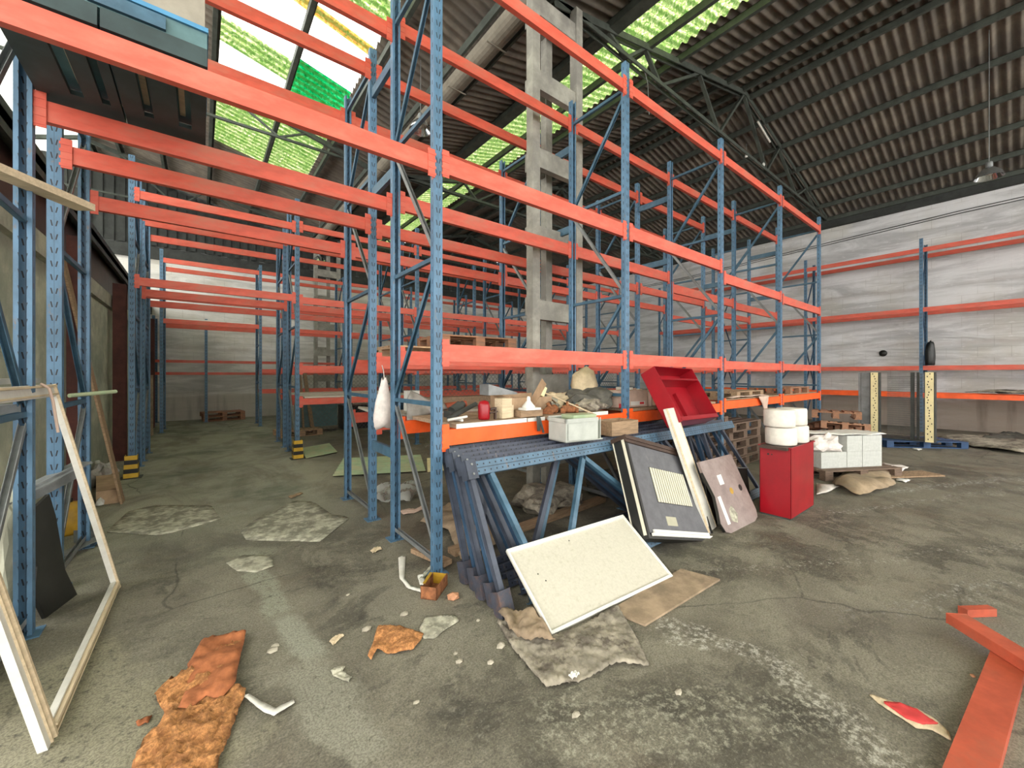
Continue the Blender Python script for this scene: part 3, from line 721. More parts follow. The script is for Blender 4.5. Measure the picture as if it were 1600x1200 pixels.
# ------------------------------------------------------------------ spare rack frames leaning in front of the first bay
def spare_frame(i, label):
    x0 = 1.58+.02*(i % 2)-.01*i; x1 = 5.75+.04*i; yb = 2.62-.13*i; zt = 1.0-.004*i; ln = .33+.0225*i
    if i >= 5: x0 += .02
    t = thing('spare_rack_frame', (0, yb, 0), label, 'rack frame', 0, 'spare rack frames stood on edge')
    t.rotation_euler = (-math.atan2(ln, .94), 0, 0)
    m = 'rail_bright' if i == 4 else 'rail_blue'
    mb = MB(); mb.box(x0, x1, -.030, -.026, -.05, .05); mb.box(x0, x1, -.026, .03, .046, .05); mb.box(x0, x1, -.026, .03, -.05, -.046); mb.box(x0, x1, .026, .03, .03, .046)
    part('top_rail', mb, m, t, (0, 0, zt))
    mb = MB(); mb.box(x0+.25, x1-.1, -.030, -.026, -.05, .05); mb.box(x0+.25, x1-.1, -.026, .03, .046, .05); mb.box(x0+.25, x1-.1, -.026, .03, -.05, -.046)
    part('bottom_rail', mb, m, t, (0, 0, .055))
    mb = MB(); mb.box(x0-.03, x0-.026, -.05, .04, -.075, .065); mb.box(x0-.03, x0+.06, -.05, -.046, -.075, .065)
    e = part('end_plate', mb, 'frame_dark', t, (0, 0, zt))
    mb = MB()
    for dx, dz in ((.02, .03), (.02, -.04)): mb.tube((x0+dx, -.058, dz), (x0+dx, -.049, dz), .009, 8)
    part('bolt', mb, 'galv', e, (0, 0, 0))
    mb = MB(); mb.box(x0-.02, x0+.08, -.055, -.05, 0, .16); mb.box(x0-.02, x0+.08, .035, .04, 0, .16); mb.box(x0-.024, x0-.02, -.055, .04, 0, .16); part('foot_bracket', mb, 'rusty_blue', t, (.02, 0, 0))
    # near strut, diagonals
    def br(xa, za, xb, zb, mm):
        b = MB(); b.box(0, 1, -.022, -.018, -.022, .022); L = math.hypot(xb-xa, zb-za); b = MB()
        a = math.atan2(zb-za, xb-xa)
        b.box(0, L, -.02, -.017, -.022, .022); b.box(0, L, -.02, .02, .019, .022); b.box(0, L, -.02, .02, -.022, -.019)
        part('diagonal_brace', b, mm, t, (xa, 0, za), (0, -a, 0))
    mm = ('frame_dark', 'deep_blue')[i % 2]
    br(x0+.06, .10, x0+.02, zt-.05, mm)
    xs = [x0+.12, x0+.98, x0+1.06, x0+1.95, x0+2.05, x0+2.85, x0+2.95, x1-.35]
    up = True
    br(x0+.20, zt-.05, x0+.42, .1, 'dusty_blue' if i > 3 else mm)
    br(x0+.12, .1, x0+.5, zt-.05, mm) if i == 0 else None; br(x0+1.22, zt-.05, x0+2.15, .1, 'dusty_blue' if i > 3 else mm); (br(x0+1.24, zt-.05, x0+.66, .1, 'dusty_blue') if i in (1, 4) else br(x0+1.12, zt-.05, x0+.50, .1, 'frame_dark') if i == 2 else None)
    br(x0+2.2, .1, x0+2.45, zt-.05, mm); br(x0+2.6, zt-.05, x0+3.2, .1, mm); br(x0+3.35, .1, x0+3.5, zt-.05, mm); br(x1-.35, zt-.05, x1-.05, .1, mm)
    return t
fl_ = ['hindmost of the dark spare rack frames standing on edge under the shelf', 'second from the back of the spare rack frames standing on edge',
       'middle one of the spare rack frames standing on edge', 'second from the front of the spare rack frames standing on edge',
       'frontmost spare rack frame standing on edge, its end rail brightest blue']
for i in range(5): spare_frame(i, fl_[i])

# ------------------------------------------------------------------ things leaning on the spare frames
def leaning(B0, B1, T0):
    """bottom corners on the floor, top corner somewhere on its line of sight: keeps the corner square"""
    b0, b1 = onZ(*B0), onZ(*B1); r = ray(*T0); e = b1-b0
    k = ((b0-EYE).dot(e))/(r.dot(e)); T = EYE+r*k
    return frame_mtx(b0, e, T-b0), e.length, (T-b0).length
# white door panel
M_, Lx, Ly = leaning((860, 995), (1045, 905), (790, 862)); Lx = 1.24
t = thing('cabinet_door', (0, 0, 0), 'large cream-white metal panel leaning on the front of the spare frames', 'panel', mtx=M_)
mb = MB(); mb.box(0, Lx, 0, Ly, 0, .012); part('door_skin', mb, 'cream_panel', t)
mb = MB()
for (a, b, c, d) in ((0, Lx, Ly-.03, Ly), (0, Lx, 0, .02), (0, .012, .02, Ly-.03), (Lx-.012, Lx, .02, Ly-.03)): mb.box(a, b, c, d, .012, .028)
part('rolled_rim', mb, 'white_edge', t)
mb = MB()
for xx, yy in ((.14, Ly*.62), (.17, Ly*.52), (.55, Ly-.07)): mb.tube((xx, yy, .010), (xx, yy, .0135), .005, 8)
part('screw_hole', mb, 'black_plastic', t)
# dark grey cabinet with cream grille
b0 = onZ(1012, 845); b0 = onY(1014, 832, 1.93); b1 = onY(1114, 838, 1.90); T0 = onY(979, 690, 2.30)
M0 = frame_mtx(b0, b1-b0, T0-b0); print('CAB', b0, b1, T0)
t = thing('grille_cabinet', (0, 0, 0), 'slate grey flat cabinet with a striped cream grille, leaning back on the frames', 'cabinet', mtx=M0)
Lx = (b1-b0).length-.02; Ly = (T0-b0).length; D = .14
mb = MB(); mb.box(0, Lx, 0, Ly, -.02, 0); part('front_panel', mb, 'panel_slate', t)
mb = MB(); mb.box(-.03, 0, -.02, Ly+.02, -D, .01); mb.box(Lx, Lx+.02, -.02, Ly+.02, -D, .01); mb.box(-.03, Lx+.02, -.05, -.02, -D, .01); part('side_wall', mb, 'black_plastic', t)
mb = MB(); mb.box(-.034, -.030, -.02, Ly+.02, -.035, -.005); mb.box(-.034, -.030, -.02, Ly+.02, -D, -D+.012); part('cream_strip', mb, 'grille_cream', t)
mb = MB(); mb.box(-.04, Lx+.03, Ly+.02, Ly+.06, -D-.01, .03); mb.box(-.04, Lx+.03, Ly-.01, Ly+.02, .0, .02); part('top_cap', mb, 'dark_wood', t)
gx0, gx1, gy0, gy1 = Lx*.24, Lx*.80, Ly*.33, Ly*.74
mb = MB(); mb.box(gx0, gx1, gy0, gy1, .0, .004)
gr = part('grille_backing', mb, 'dark_steel', t)
mb = MB(); nb = 15
for i in range(nb):
    x = gx0+(gx1-gx0)*(i+.15)/nb; mb.box(x, x+(gx1-gx0)/nb*.58, gy0+.004, gy1-.006, .004, .012)
part('grille_slats', mb, 'grille_cream', gr)
mb = MB(); mb.box(.33, .50, .07, .15, .0, .003); part('paper_label', mb, 'beige_label', t)
mb = MB(); mb.box(.02, Lx+.10, -.03, -.005, .01, .035); mb.box(.06, Lx-.08, .0, .025, .004, .02); part('bottom_strip', mb, 'white_edge', t)
# cream door blade / board leaning behind
mb = MB(); a = onZ(1115, 836)+Vector((.06, .07, 0)); b = onY(1052, 641, 2.40)+Vector((.09, 0, 0)); 
e = (b-a); M0 = frame_mtx(a-Vector((.09, 0, 0)), (1, .12, 0), e)
mb.box(0, .25, 0, e.length, 0, .03); mb.cur = 1; mb.box(0, .04, 0, e.length, .03, .036); mb.box(.235, .25, 0, e.length, .03, .034)
solo('pale_board', mb, ['white_paint', 'plank_pale'], 'long narrow cream board leaning between the grille cabinet and the brown table top', 'board', mtx=M0)
# brown table top with holes
M0, Lx, Ly = leaning((1135, 837), (1192, 808), (1092, 722)); Lx = .78
t = thing('table_top', (0, 0, 0), 'brown wood-grain table top with two cable holes leaning on its edge', 'table top', mtx=M0)
pts = [(.10, 0), (Lx-.12, 0), (Lx-.03, .03), (Lx, .10), (Lx-.06, Ly), (.0, Ly)]
wav = [(0, Ly*.85), (.03, Ly*.68), (.06, Ly*.5), (.02, Ly*.3), (-.02, .12), (.02, .03)]
mb = MB(); mb.prism(pts+wav, -.03, 0); part('top_slab', mb, 'table_grain', t)
mb = MB(); mb.prism([(p[0]-.004, p[1]) for p in wav[::-1]]+[(p[0]+.006, p[1]) for p in wav], -.032, -.002); part('dark_edging', mb, 'black_plastic', t)
for (x, y, m, nm) in ((.42, Ly*.50, 'ochre', 'plugged_hole'), (.63, Ly*.50, 'black_plastic', 'cable_hole')):
    mb = MB(); mb.tube((x, y, -.001), (x, y, .002), .035, 16); part(nm, mb, m, t)
mb = MB(); mb.box(.24, .33, Ly*.62, Ly*.76, 0, .002); mb.box(.10, .16, .08, .36, 0, .002); part('paper_sticker', mb, 'white_edge', t)
mb = MB(); mb.prism([(.2, .1), (.3, .06), (.36, .14), (.30, .24), (.22, .2)], 0, .0015); part('scuff_mark', mb, 'paper_dirty', t)
# dark sheet behind the table top
mb = MB(); mb.prism([(0, 0), (1.05, 0), (1.05, .45), (.0, .62)], 0, .012, Matrix.Translation((4.25, 2.02, 0)) @ Matrix.Rotation(PI/2-.12, 4, 'X'))
mb.cur = 1; mb.bar((4.25, 2.075, .622), (5.3, 2.05, .455), .02, .012)
solo('dark_sheet', mb, ['black_plastic', 'galv'], 'dark sheet standing behind the brown table top', 'sheet')
# tipped red bin on the frames
def red_bin():
    o = Vector((3.96, 2.5, 1.80)); ex = onZ(1053, 664, 1.02)
    a = onY(1022, 572, 2.62); b = onY(1078, 652, 2.30); c = onY(1136, 646, 2.36)
    ey = b-a; ex = c-b
    L = ey.length; wd = ex.length
    M0 = frame_mtx(a, ex, ey)
    return M0, wd, L
M0, wd, L = red_bin(); wd = min(wd, .98)
t = thing('red_storage_bin', (0, 0, 0), 'glossy red metal bin with a divider lying tipped on top of the spare frames', 'bin', mtx=M0)
D = .20; th = .006
# local x across, y down its length, +z points away from or towards the viewer
vz = M0.to_3x3() @ Vector((0, 0, 1)); sg = 1 if vz.dot(EYE-M0.to_translation()) < 0 else -1
z0, z1 = (0, D) if sg > 0 else (-D, 0); zb = z1 if sg > 0 else z0
mb = MB(); mb.box(0, wd, 0, L, zb-(th if sg > 0 else 0), zb+(0 if sg > 0 else th)); part('bin_floor', mb, 'red_paint', t)
for nm, bx in (('side_wall', (0, th, 0, L)), ('side_wall', (wd-th, wd, 0, L)), ('end_wall', (th, wd-th, L-th, L)), ('end_wall', (th, wd-th, 0, th))):
    mb = MB(); mb.box(bx[0], bx[1], bx[2], bx[3], z0, z1); part(nm, mb, 'red_paint', t)
mb = MB(); mb.box(th, wd-th, L*.24, L*.24+th, z0, z1); part('divider', mb, 'red_paint', t)
lipz = (0, .006) if sg > 0 else (-.006, 0)
mb = MB(); mb.box(0, wd, L-.05, L, *lipz); mb.box(0, wd, L*.24-.012, L*.24+.012, *lipz); part('rim_flange', mb, 'red_paint', t)
mb = MB(); mb.box(wd*.52, wd*.53, L*.4, L*.9, zb-(.05 if sg > 0 else -0), zb+(0 if sg > 0 else .05)); part('floor_rib', mb, 'red_paint', t)

# grey plastic crate and wooden drawer on the frames
t = thing('plastic_crate', (2.84, 2.62, .985), 'light grey plastic crate with a broken front standing on the spare frames', 'crate', rz=-.12)
mb = MB()
for bx in ((-.23, .16, -.13, -.12), (-.23, .20, .12, .13), (-.23, -.222, -.12, .12)): mb.box(bx[0], bx[1], bx[2], bx[3], 0, .21)
mb.box(-.24, .16, -.137, -.12, .18, .215); mb.box(-.24, .2, .12, .137, .18, .215); mb.box(-.24, -.22, -.137, .137, .18, .215); mb.box(-.23, .22, -.13, .13, 0, .01)
part('crate_shell', mb, 'plastic_grey', t)
mb = MB(); mb.prism([(-.12, .01), (-.05, .01), (-.03, .07), (.05, .06), (.07, .01), (.12, .01), (.12, .19), (.04, .21), (-.02, .10), (-.12, .21)], 0, .006, Matrix.Translation((.20, 0, 0)) @ Matrix.Rotation(PI/2, 4, 'Z') @ Matrix.Rotation(PI/2, 4, 'X'))
part('torn_front', mb, 'plastic_grey', t)
mb = MB(); mb.box(-.21, -.05, -.142, -.136, .02, .17); part('side_panel', mb, 'plastic_grey', t)
mb = MB(); mb.box(-.10, .19, -.08, .1, .19, .23); mb.prism([(-.1, -.1), (.15, -.12), (.2, .05), (.05, .12), (-.1, .1)], .05, .20)
solo('crumpled_film', mb, 'green_sheet', 'pale green crumpled film stuffed in the broken grey crate', 'plastic film', loc=(2.86, 2.64, .99), rot=(0, 0, -.12))
t = thing('wooden_box', (3.50, 2.66, .975), 'low brown wooden box on the spare frames beside the grey crate', 'box', rz=-.05)
for nm, bx in (('side_board', (-.21, .21, -.13, -.115)), ('side_board', (-.21, .21, .115, .13)), ('end_board', (-.21, -.195, -.115, .115)), ('end_board', (.195, .21, -.115, .115))):
    mb = MB(); mb.box(*bx, 0, .145); part(nm, mb, 'plank', t)
mb = MB(); mb.box(-.2, .2, -.12, .12, 0, .01); part('bottom', mb, 'plank', t)

# ------------------------------------------------------------------ clutter on the first shelf (top at 1.195)
ZS = 1.196
def blob(name, m, label, cat, loc, size, seed, rot=0, flat=False, sub=3, amp=.25, fold=2.5):
    """crumpled soft object: a closed, folded lump that rests on z=0"""
    rnd = random.Random(seed); me = bpy.data.meshes.new(name); import bmesh
    bm = bmesh.new(); bmesh.ops.create_icosphere(bm, subdivisions=sub, radius=1)
    ph = [rnd.uniform(0, 6) for _ in range(9)]
    for v in bm.verts:
        x, y, z = v.co
        d = 1+amp*(math.sin(fold*x*2+ph[0]+2*y)*math.cos(fold*y+ph[1])+.6*math.sin(fold*3.1*y+ph[2]+z*4)*math.sin(fold*2.3*x+ph[3])+.35*math.sin(13*x+ph[4])*math.sin(11*z+ph[5]+5*y))
        v.co = Vector((x*d, y*d, max(-.62, z*d)))
        v.co.z += .62
    for v in bm.verts: v.co = Vector((v.co.x*size[0], v.co.y*size[1], v.co.z/1.62*size[2]))
    for f in bm.faces: f.smooth = False
    bm.to_mesh(me); bm.free(); me.materials.append(MATS[m])
    for p in me.polygons: p.use_smooth = amp < .2
    return tag(link(name, me, None, loc, (0, 0, rot)), label, cat)
def rag(name, m, label, cat, pts, h=.03, seed=1, z=.0, n=26, thick=.004, mtx=None, jag=.12, group=None):
    """a thin crumpled sheet: outline polygon in place coordinates, gently folded, with thickness"""
    import bmesh
    rnd = random.Random(seed)
    xs = [p[0] for p in pts]; ys = [p[1] for p in pts]; x0, x1, y0, y1 = min(xs), max(xs), min(ys), max(ys)
    def inside(x, y):
        c = False; j = len(pts)-1
        for i in range(len(pts)):
            (xi, yi), (xj, yj) = pts[i], pts[j]
            if (yi > y) != (yj > y) and x < (xj-xi)*(y-yi)/(yj-yi)+xi: c = not c
            j = i
        return c
    def near(x, y):
        best = None
        for i in range(len(pts)):
            a = Vector(pts[i]); b = Vector(pts[(i+1) % len(pts)]); d = b-a; tt = max(0, min(1, (Vector((x, y))-a).dot(d)/max(1e-9, d.length_squared)))
            q = a+d*tt; dd = (q-Vector((x, y))).length
            if best is None or dd < best[0]: best = (dd, q)
        return best
    ph = [rnd.uniform(0, 6.28) for _ in range(8)]; S = 3.2/max(x1-x0, y1-y0)
    def zz(x, y):
        X, Y = (x-x0)*S, (y-y0)*S
        f = abs(math.sin(X*1.7+ph[0]+1.1*math.sin(Y*1.3+ph[1])))*.5+abs(math.sin(Y*2.9+ph[2]+.8*math.sin(X*2.1+ph[3])))*.3+abs(math.sin((X+Y)*5+ph[4]+math.sin(X*6+ph[5])))*.2
        return h*f
    cs = max(x1-x0, y1-y0)/n; nx = int((x1-x0)/cs)+3; ny = int((y1-y0)/cs)+3
    bm = bmesh.new(); grid = {}
    ins = {(i, j): inside(x0-cs+i*cs+cs*.5, y0-cs+j*cs+cs*.5) for i in range(nx) for j in range(ny)}
    def V(i, j):
        if (i, j) not in grid:
            x, y = x0-cs+i*cs, y0-cs+j*cs
            full = all(ins.get((a, b), False) for a in (i-1, i) for b in (j-1, j))
            if not full: d, q = near(x, y); x, y = q.x, q.y
            jz = rnd.uniform(0, jag)*h
            grid[(i, j)] = bm.verts.new((x, y, .002+z+zz(x, y)*(1 if full else .55)+jz))
        return grid[(i, j)]
    for (i, j), k in ins.items():
        if k:
            vs = [V(i, j), V(i+1, j), V(i+1, j+1), V(i, j+1)]
            try: bm.faces.new(vs)
            except ValueError: pass
    bmesh.ops.remove_doubles(bm, verts=bm.verts, dist=cs*.02)
    r_ = bmesh.ops.solidify(bm, geom=list(bm.faces), thickness=thick)
    me = bpy.data.meshes.new(name); bm.to_mesh(me); bm.free(); me.materials.append(MATS[m])
    for p in me.polygons: p.use_smooth = True
    o = link(name, me, mtx=mtx); return tag(o, label, cat, group)
def FP(*ps): return [tuple(onZ(*p)[:2]) for p in ps]

mb = MB(); mb.tube((0, 0, 0.05), (.10, .02, .10), .055, 14); mb.tube((.09, .02, .095), (.14, .03, .12), .035, 12); mb.box(-.06, .04, -.06, .06, 0, .06)
solo('motor_housing', mb, 'dark_steel', 'dark grey round motor housing on the shelf beside the light-blue post', 'motor', loc=(1.90, 3.35, ZS))
mb = MB(); mb.tube((1.68, 3.02, ZS+.03), (2.12, 3.28, ZS+.12), .022, 10); solo('black_pipe', mb, 'dark_steel', 'short black pipe lying aslant left of the red cylinder', 'pipe')
mb = MB(); mb.tube((1.66, 3.0, ZS+.02), (1.86, 3.02, ZS+.035), .012, 8); mb.box(1.78, 1.80, 2.98, 3.10, ZS, ZS+.02); solo('white_fitting', mb, 'white_edge', 'small white plastic fitting on the shelf at the foot of the light-blue post', 'fitting')
t = thing('red_cylinder', (2.03, 3.0, ZS), 'squat red bottle with black valve standing on the shelf', 'bottle')
mb = MB(); mb.lathe([(0, 0), (.050, 0), (.055, .02), (.055, .13), (.04, .165), (.0, .175)], 20); part('bottle_body', mb, 'red_paint', t)
mb = MB(); mb.tube((.05, -.03, .09), (.09, -.045, .10), .014, 8); mb.box(.085, .10, -.06, -.03, 0, .11); mb.tube((.03, -.05, .06), (.11, -.06, .07), .008, 6); part('valve', mb, 'dark_wood', t)
mb = MB(); mb.box(-.065, .065, -.05, .05, 0, .185); mb.box(.065, .10, -.04, .05, 0, .12); solo('wood_block', mb, 'plank_pale', 'upright pale wooden block beside the red bottle', 'block', loc=(2.25, 3.0, ZS), rot=(0, 0, .15))
t = thing('carton', (2.72, 3.30, ZS), 'open brown carton lying on the shelf behind the white funnel', 'box', rz=.05)
mb = MB(); mb.box(-.30, .30, -.16, -.154, 0, .17); mb.box(-.30, .30, .154, .16, 0, .20); mb.box(-.30, -.294, -.154, .154, 0, .19); mb.box(.294, .30, -.154, .154, 0, .15); mb.box(-.3, .3, -.16, .16, 0, .005); part('carton_wall', mb, 'cardboard', t)
mb = MB(); mb.bar((.30, 0, .15), (.40, 0, .09), .3, .005); part('end_flap', mb, 'cardboard', t); mb = MB(); mb.bar((0, -.16, .17), (-.02, -.24, .11), .5, .005, up=(1, 0, 0)) ; part('end_flap', mb, 'cardboard', t)
mb = MB(); mb.prism([(0, 0), (.36, 0), (.36, .02), (.0, .11)], 0, .16, Matrix.Rotation(PI/2, 4, 'X')); solo('metal_wedge', mb, 'galv', 'grey sheet-metal wedge on top of the open carton', 'metal sheet', loc=(2.22, 3.36, ZS+.205))
mb = MB(); mb.lathe([(.012, .11), (.02, .09), (.018, .07), (.065, .012), (.065, 0)], 16); mb.smooth = False; mb.box(-.09, .10, -.07, .05, -.02, 0)
solo('white_funnel', mb, 'white_edge', 'small white funnel-shaped part near the shelf front edge', 'funnel', loc=(2.53, 2.96, ZS+.085))
mb = MB(); mb.box(-.14, .14, -.08, .08, 0, .064); solo('wood_offcut', mb, 'plank', 'brown wood offcut under the white funnel', 'block', loc=(2.53, 2.99, ZS))
mb = MB(); mb.bar((0, 0, 0), (-.01, -.02, -.14), .012, .035); mb.bar((.01, 0, 0), (.05, -.02, -.16), .012, .02); solo('hanging_strap', mb, 'dark_steel', 'two dark strap ends hanging over the orange beam below the funnel', 'strap', loc=(2.54, 2.83, ZS+.01))
t = thing('dust_brush', (2.98, 3.3, ZS+.17), 'yellowed brush with a long pale handle on the carton', 'brush')
mb = MB(); mb.bar((0, 0, 0), (.05, 0, .10), .10, .05); part('brush_head', mb, 'yellow_cream', t)
mb = MB(); mb.tube((.04, -.02, .04), (.22, -.60, -.17), .008, 8); part('handle', mb, 'plank_pale', t)
blob('plastic_bag', 'fabric_tan', 'pale crumpled plastic bag beside the dark cloths', 'bag', (3.34, 3.35, ZS), (.20, .14, .20), 3)
blob('plastic_bag', 'paper_dirty', 'pale crumpled bag in front of the concrete column', 'bag', (3.10, 3.32, ZS), (.13, .12, .16), 13)
def tool(loc, rz, label, m='rust'):
    mb = MB(); mb.tube((-.06, 0, .04), (.08, 0, .04), .038, 12); mb.tube((.08, 0, .04), (.11, 0, .04), .05, 12); mb.box(-.08, -.03, -.05, .05, 0, .05); mb.tube((.0, 0, .06), (.0, .03, .11), .02, 8)
    solo('machine_part', mb, m, label, 'machine part', loc=loc, rot=(0, 0, rz))
tool((2.88, 3.02, ZS), .4, 'rusty flanged machine part on the shelf, left of two'); tool((3.10, 2.98, ZS), -.7, 'rusty flanged machine part on the shelf, next to the stick')
tool((2.98, 3.12, ZS), 1.9, 'rusty machine part behind the flanged pair', 'dark_wood'); tool((3.3, 3.05, ZS), .2, 'dark machine part under the brush handle', 'dark_steel')
blob('dark_cloth', 'fabric_dark', 'heap of dark grey-brown cloths under the tan bag', 'cloth', (3.72, 3.25, ZS), (.36, .22, .24), 5, amp=.3)
blob('dark_cloth', 'rag_grey', 'grey cloth spread at the front of the dark heap', 'cloth', (3.50, 3.08, ZS), (.26, .16, .13), 8, amp=.3)
blob('tan_sack', 'fabric_tan', 'tan sack slumped upright on the dark cloths', 'sack', (3.78, 3.35, ZS+.14), (.19, .12, .36), 11, amp=.14)
t = thing('carton', (4.32, 3.15, ZS), 'pinkish worn carton with a red-white label behind the wooden box', 'box', rz=-.1)
mb = MB(); mb.box(-.27, .27, -.15, .15, 0, .21); part('carton_body', mb, 'pink_card', t)
mb = MB(); mb.box(-.05, .22, -.153, -.150, .02, .07); lb_ = part('label_strip', mb, 'white_edge', t)
mb = MB(); mb.box(.12, .2, -.155, -.153, .03, .06); mb.box(-.26, -.1, -.155, -.151, .0, .05); part('red_print', mb, 'red_card', lb_)
mb = MB(); mb.box(-.27, .27, -.15, .15, 0, .05); mb.box(-.25, .25, -.14, .14, .05, .09); mb.cur = 1; mb.box(-.24, .24, -.13, .13, .09, .13)
solo('panel_stack', mb, ['cream_panel', 'yellow_cream'], 'stack of cream panels behind the pinkish carton', 'panels', loc=(4.45, 3.5, ZS+.02))
for i, x in enumerate((4.95, 5.02, 5.09, 5.16)):
    mb = MB(); mb.box(-.025, .025, -.12, .12, 0, .24-.01*i); solo('binder', mb, ['white_paint', 'pink_card', 'white_edge', 'yellow_cream'][i],
      ['cream folder standing left in the short row right of the frame post', 'pinkish folder second in the short row right of the post', 'white folder third in the short row right of the post', 'yellowish folder last in the short row right of the post'][i], 'folder', loc=(x-.42, 3.3, ZS))
t = thing('open_carton', (4.86, 3.03, ZS), 'open pale carton filled with fibre, left of the tipped red bin', 'box', rz=-.12)
mb = MB(); mb.box(-.24, .24, -.12, -.115, 0, .18); mb.box(-.24, .24, .115, .12, 0, .18); mb.box(-.24, -.235, -.12, .12, 0, .18); mb.box(.235, .24, -.12, .12, 0, .18); mb.box(-.24, .24, -.12, .12, 0, .005); part('carton_wall', mb, 'pink_card', t)
mb = MB(); mb.bar((-.22, -.125, .16), (-.2, -.17, .02), .3, .004, up=(1, 0, 0)); part('front_flap', mb, 'cardboard', t)
blob('packing_fibre', 'paper_dirty', 'loose pale fibre heaped in the open carton', 'packing', (4.86, 3.03, ZS+.09), (.2, .1, .15), 21, amp=.35)
mb = MB(); P = [(5.02, 2.80, .99), (5.03, 2.8, 1.28), (5.06, 2.8, 1.34), (5.2, 2.8, 1.34), (5.23, 2.8, 1.28), (5.24, 2.8, .99)]; mb.path(P, .006, 6); mb.path([(5.03, 2.8, 1.14), (5.23, 2.8, 1.14)], .005, 6)
solo('wire_hoop', mb, 'galv', 'thin bent metal hoop standing on the frames in front of the open carton', 'wire')
# things behind, on the rear shelf
t = thing('small_carton', (2.02, 4.55, 1.17), 'white and blue printed carton on the rear shelf behind the steel brace', 'box')
mb = MB(); mb.box(-.08, .08, -.05, .05, 0, .24); part('carton_body', mb, 'white_edge', t)
mb = MB(); mb.box(-.081, .0, -.052, -.05, .0, .13); part('blue_print', mb, 'sky_blue_edge', t)
mb = MB(); mb.tube((2.45, 4.5, 1.2), (2.75, 4.5, 1.22), .045, 14); solo('plastic_pipe', mb, 'pipe_red', 'short red-brown plastic pipe on the rear shelf left of the light-blue post', 'pipe')
rag('grey_plastic_bag', 'film_grey', 'grey plastic bag draped over the edge of the rear shelf board', 'bag', [(0, 0), (.22, .10), (.55, .16), (.5, .26), (.30, .30), (.10, .42), (.02, .3)], .05, 5, mtx=Matrix.Translation((1.85, 4.30, 1.02)) @ Matrix.Rotation(PI/2-.3, 4, 'X'))
blob('small_jug', 'white_bag', 'small white lump behind the hanging sack on the rear shelf', 'bag', (1.65, 4.6, 1.17), (.07, .06, .13), 33)
# hanging white sack
mb = MB(); mb.lathe([(0, -.50), (.075, -.50), (.095, -.46), (.10, -.38), (.075, -.24), (.05, -.12), (.03, -.02), (.025, 0)], 14)
for k, v in enumerate(mb.v):
    a = math.atan2(v[1], v[0]); r = 1+.12*math.sin(5*a+v[2]*9)+.06*math.sin(9*a); mb.v[k] = (v[0]*r*1.05+.04*v[2], v[1]*r*.8, v[2]+.02*math.sin(3*a))
t = tag(thing('hanging_sack', (1.50, 4.05, 1.56), 'dirty white sack hanging between the two middle blue posts', 'sack'))
part('sack_body', mb, 'white_bag', t)
mb = MB(); mb.path([(0, 0, -.02), (-.01, .0, .08), (-.03, -.01, .14)], .005, 5); part('tie_string', mb, 'white_bag', t)
# tan cloth on the third bay shelf
rag('draped_cloth', 'pink_card', 'pale tan cloth draped over the orange beam of the third bay', 'cloth', [(0, 0), (.7, .02), (1.5, .0), (1.55, .12), (.8, .16), (0, .12)], .04, 9, mtx=Matrix.Translation((6.75, 2.84, 1.215)))
rag('draped_cloth', 'pink_card', 'pointed corner of tan cloth hanging down in front of the third bay beam', 'cloth', [(0, 0), (.25, -.26), (.34, -.30), (.45, .0)], .03, 10, n=12, mtx=Matrix.Translation((7.75, 2.83, 1.225)) @ Matrix.Rotation(PI/2, 4, 'X'))

# ------------------------------------------------------------------ red cabinet and rolls
a = onZ(1236, 814); X0, Y0 = a.x, a.y
t = thing('red_cabinet', (X0, Y0, 0), 'tall glossy red metal cabinet standing on the floor with white rolls on top', 'cabinet')
cw, cd, ch = .78, .31, .80
mb = MB(); mb.box(0, .004, 0, cd, .02, ch); mb.box(cw-.004, cw, 0, cd, .02, ch); mb.box(0, cw, 0, .004, .02, ch); mb.box(0, cw, cd-.004, cd, .02, ch); mb.box(.004, cw-.004, .004, cd-.004, .60, .61)
part('cabinet_body', mb, 'red_paint', t)
mb = MB(); mb.box(0, cw, -.012, 0, ch-.012, ch); mb.box(0, cw, cd, cd+.012, ch-.012, ch); mb.box(-.012, 0, -.012, cd+.012, ch-.012, ch); mb.box(cw, cw+.012, -.012, cd+.012, ch-.012, ch); part('top_rim', mb, 'red_paint', t)
mb = MB(); mb.box(.01, cw-.01, .01, cd-.01, 0, .02); part('base_skirt', mb, 'dark_steel', t)
mb = MB(); mb.tube((-.001, cd*.72, ch-.1), (.001, cd*.72, ch-.1), .012, 8); mb.tube((-.001, cd*.6, ch-.1), (.001, cd*.6, ch-.1), .008, 8); part('screw_hole', mb, 'black_plastic', t)
def roll(x, y, z, label):
    t = thing('paper_roll', (x, y, z), label, 'roll', random.uniform(0, 3), 'white paper rolls on the red cabinet')
    mb = MB(); mb.lathe([(.05, .19), (.05, .02), (.13, .0), (.15, .008), (.155, .02), (.154, .18), (.148, .197), (.06, .20), (.05, .19)], 26)
    for k, v in enumerate(mb.v):
        a = math.atan2(v[1], v[0]); r = 1+.012*math.sin(7*a+40*v[2])+.01*math.sin(13*a-60*v[2]); mb.v[k] = (v[0]*r, v[1]*r, v[2])
    part('wrapped_paper', mb, 'roll_white', t)
    mb = MB(); mb.lathe([(.03, .17), (.05, .17), (.05, .02), (.03, .02), (.03, .17)], 16); part('core', mb, 'cardboard', t)
yy = Y0+.17
for (x, y, z, l) in ((X0+.17, yy-.02, ch+.003, 'lower left white roll on the red cabinet'), (X0+.50, yy-.04, ch+.003, 'lower right white roll on the red cabinet'),
                     (X0+.15, yy-.01, ch+.207, 'upper left white roll on the red cabinet'), (X0+.475, yy-.03, ch+.207, 'upper right white roll on the red cabinet')): roll(x, y, z, l)
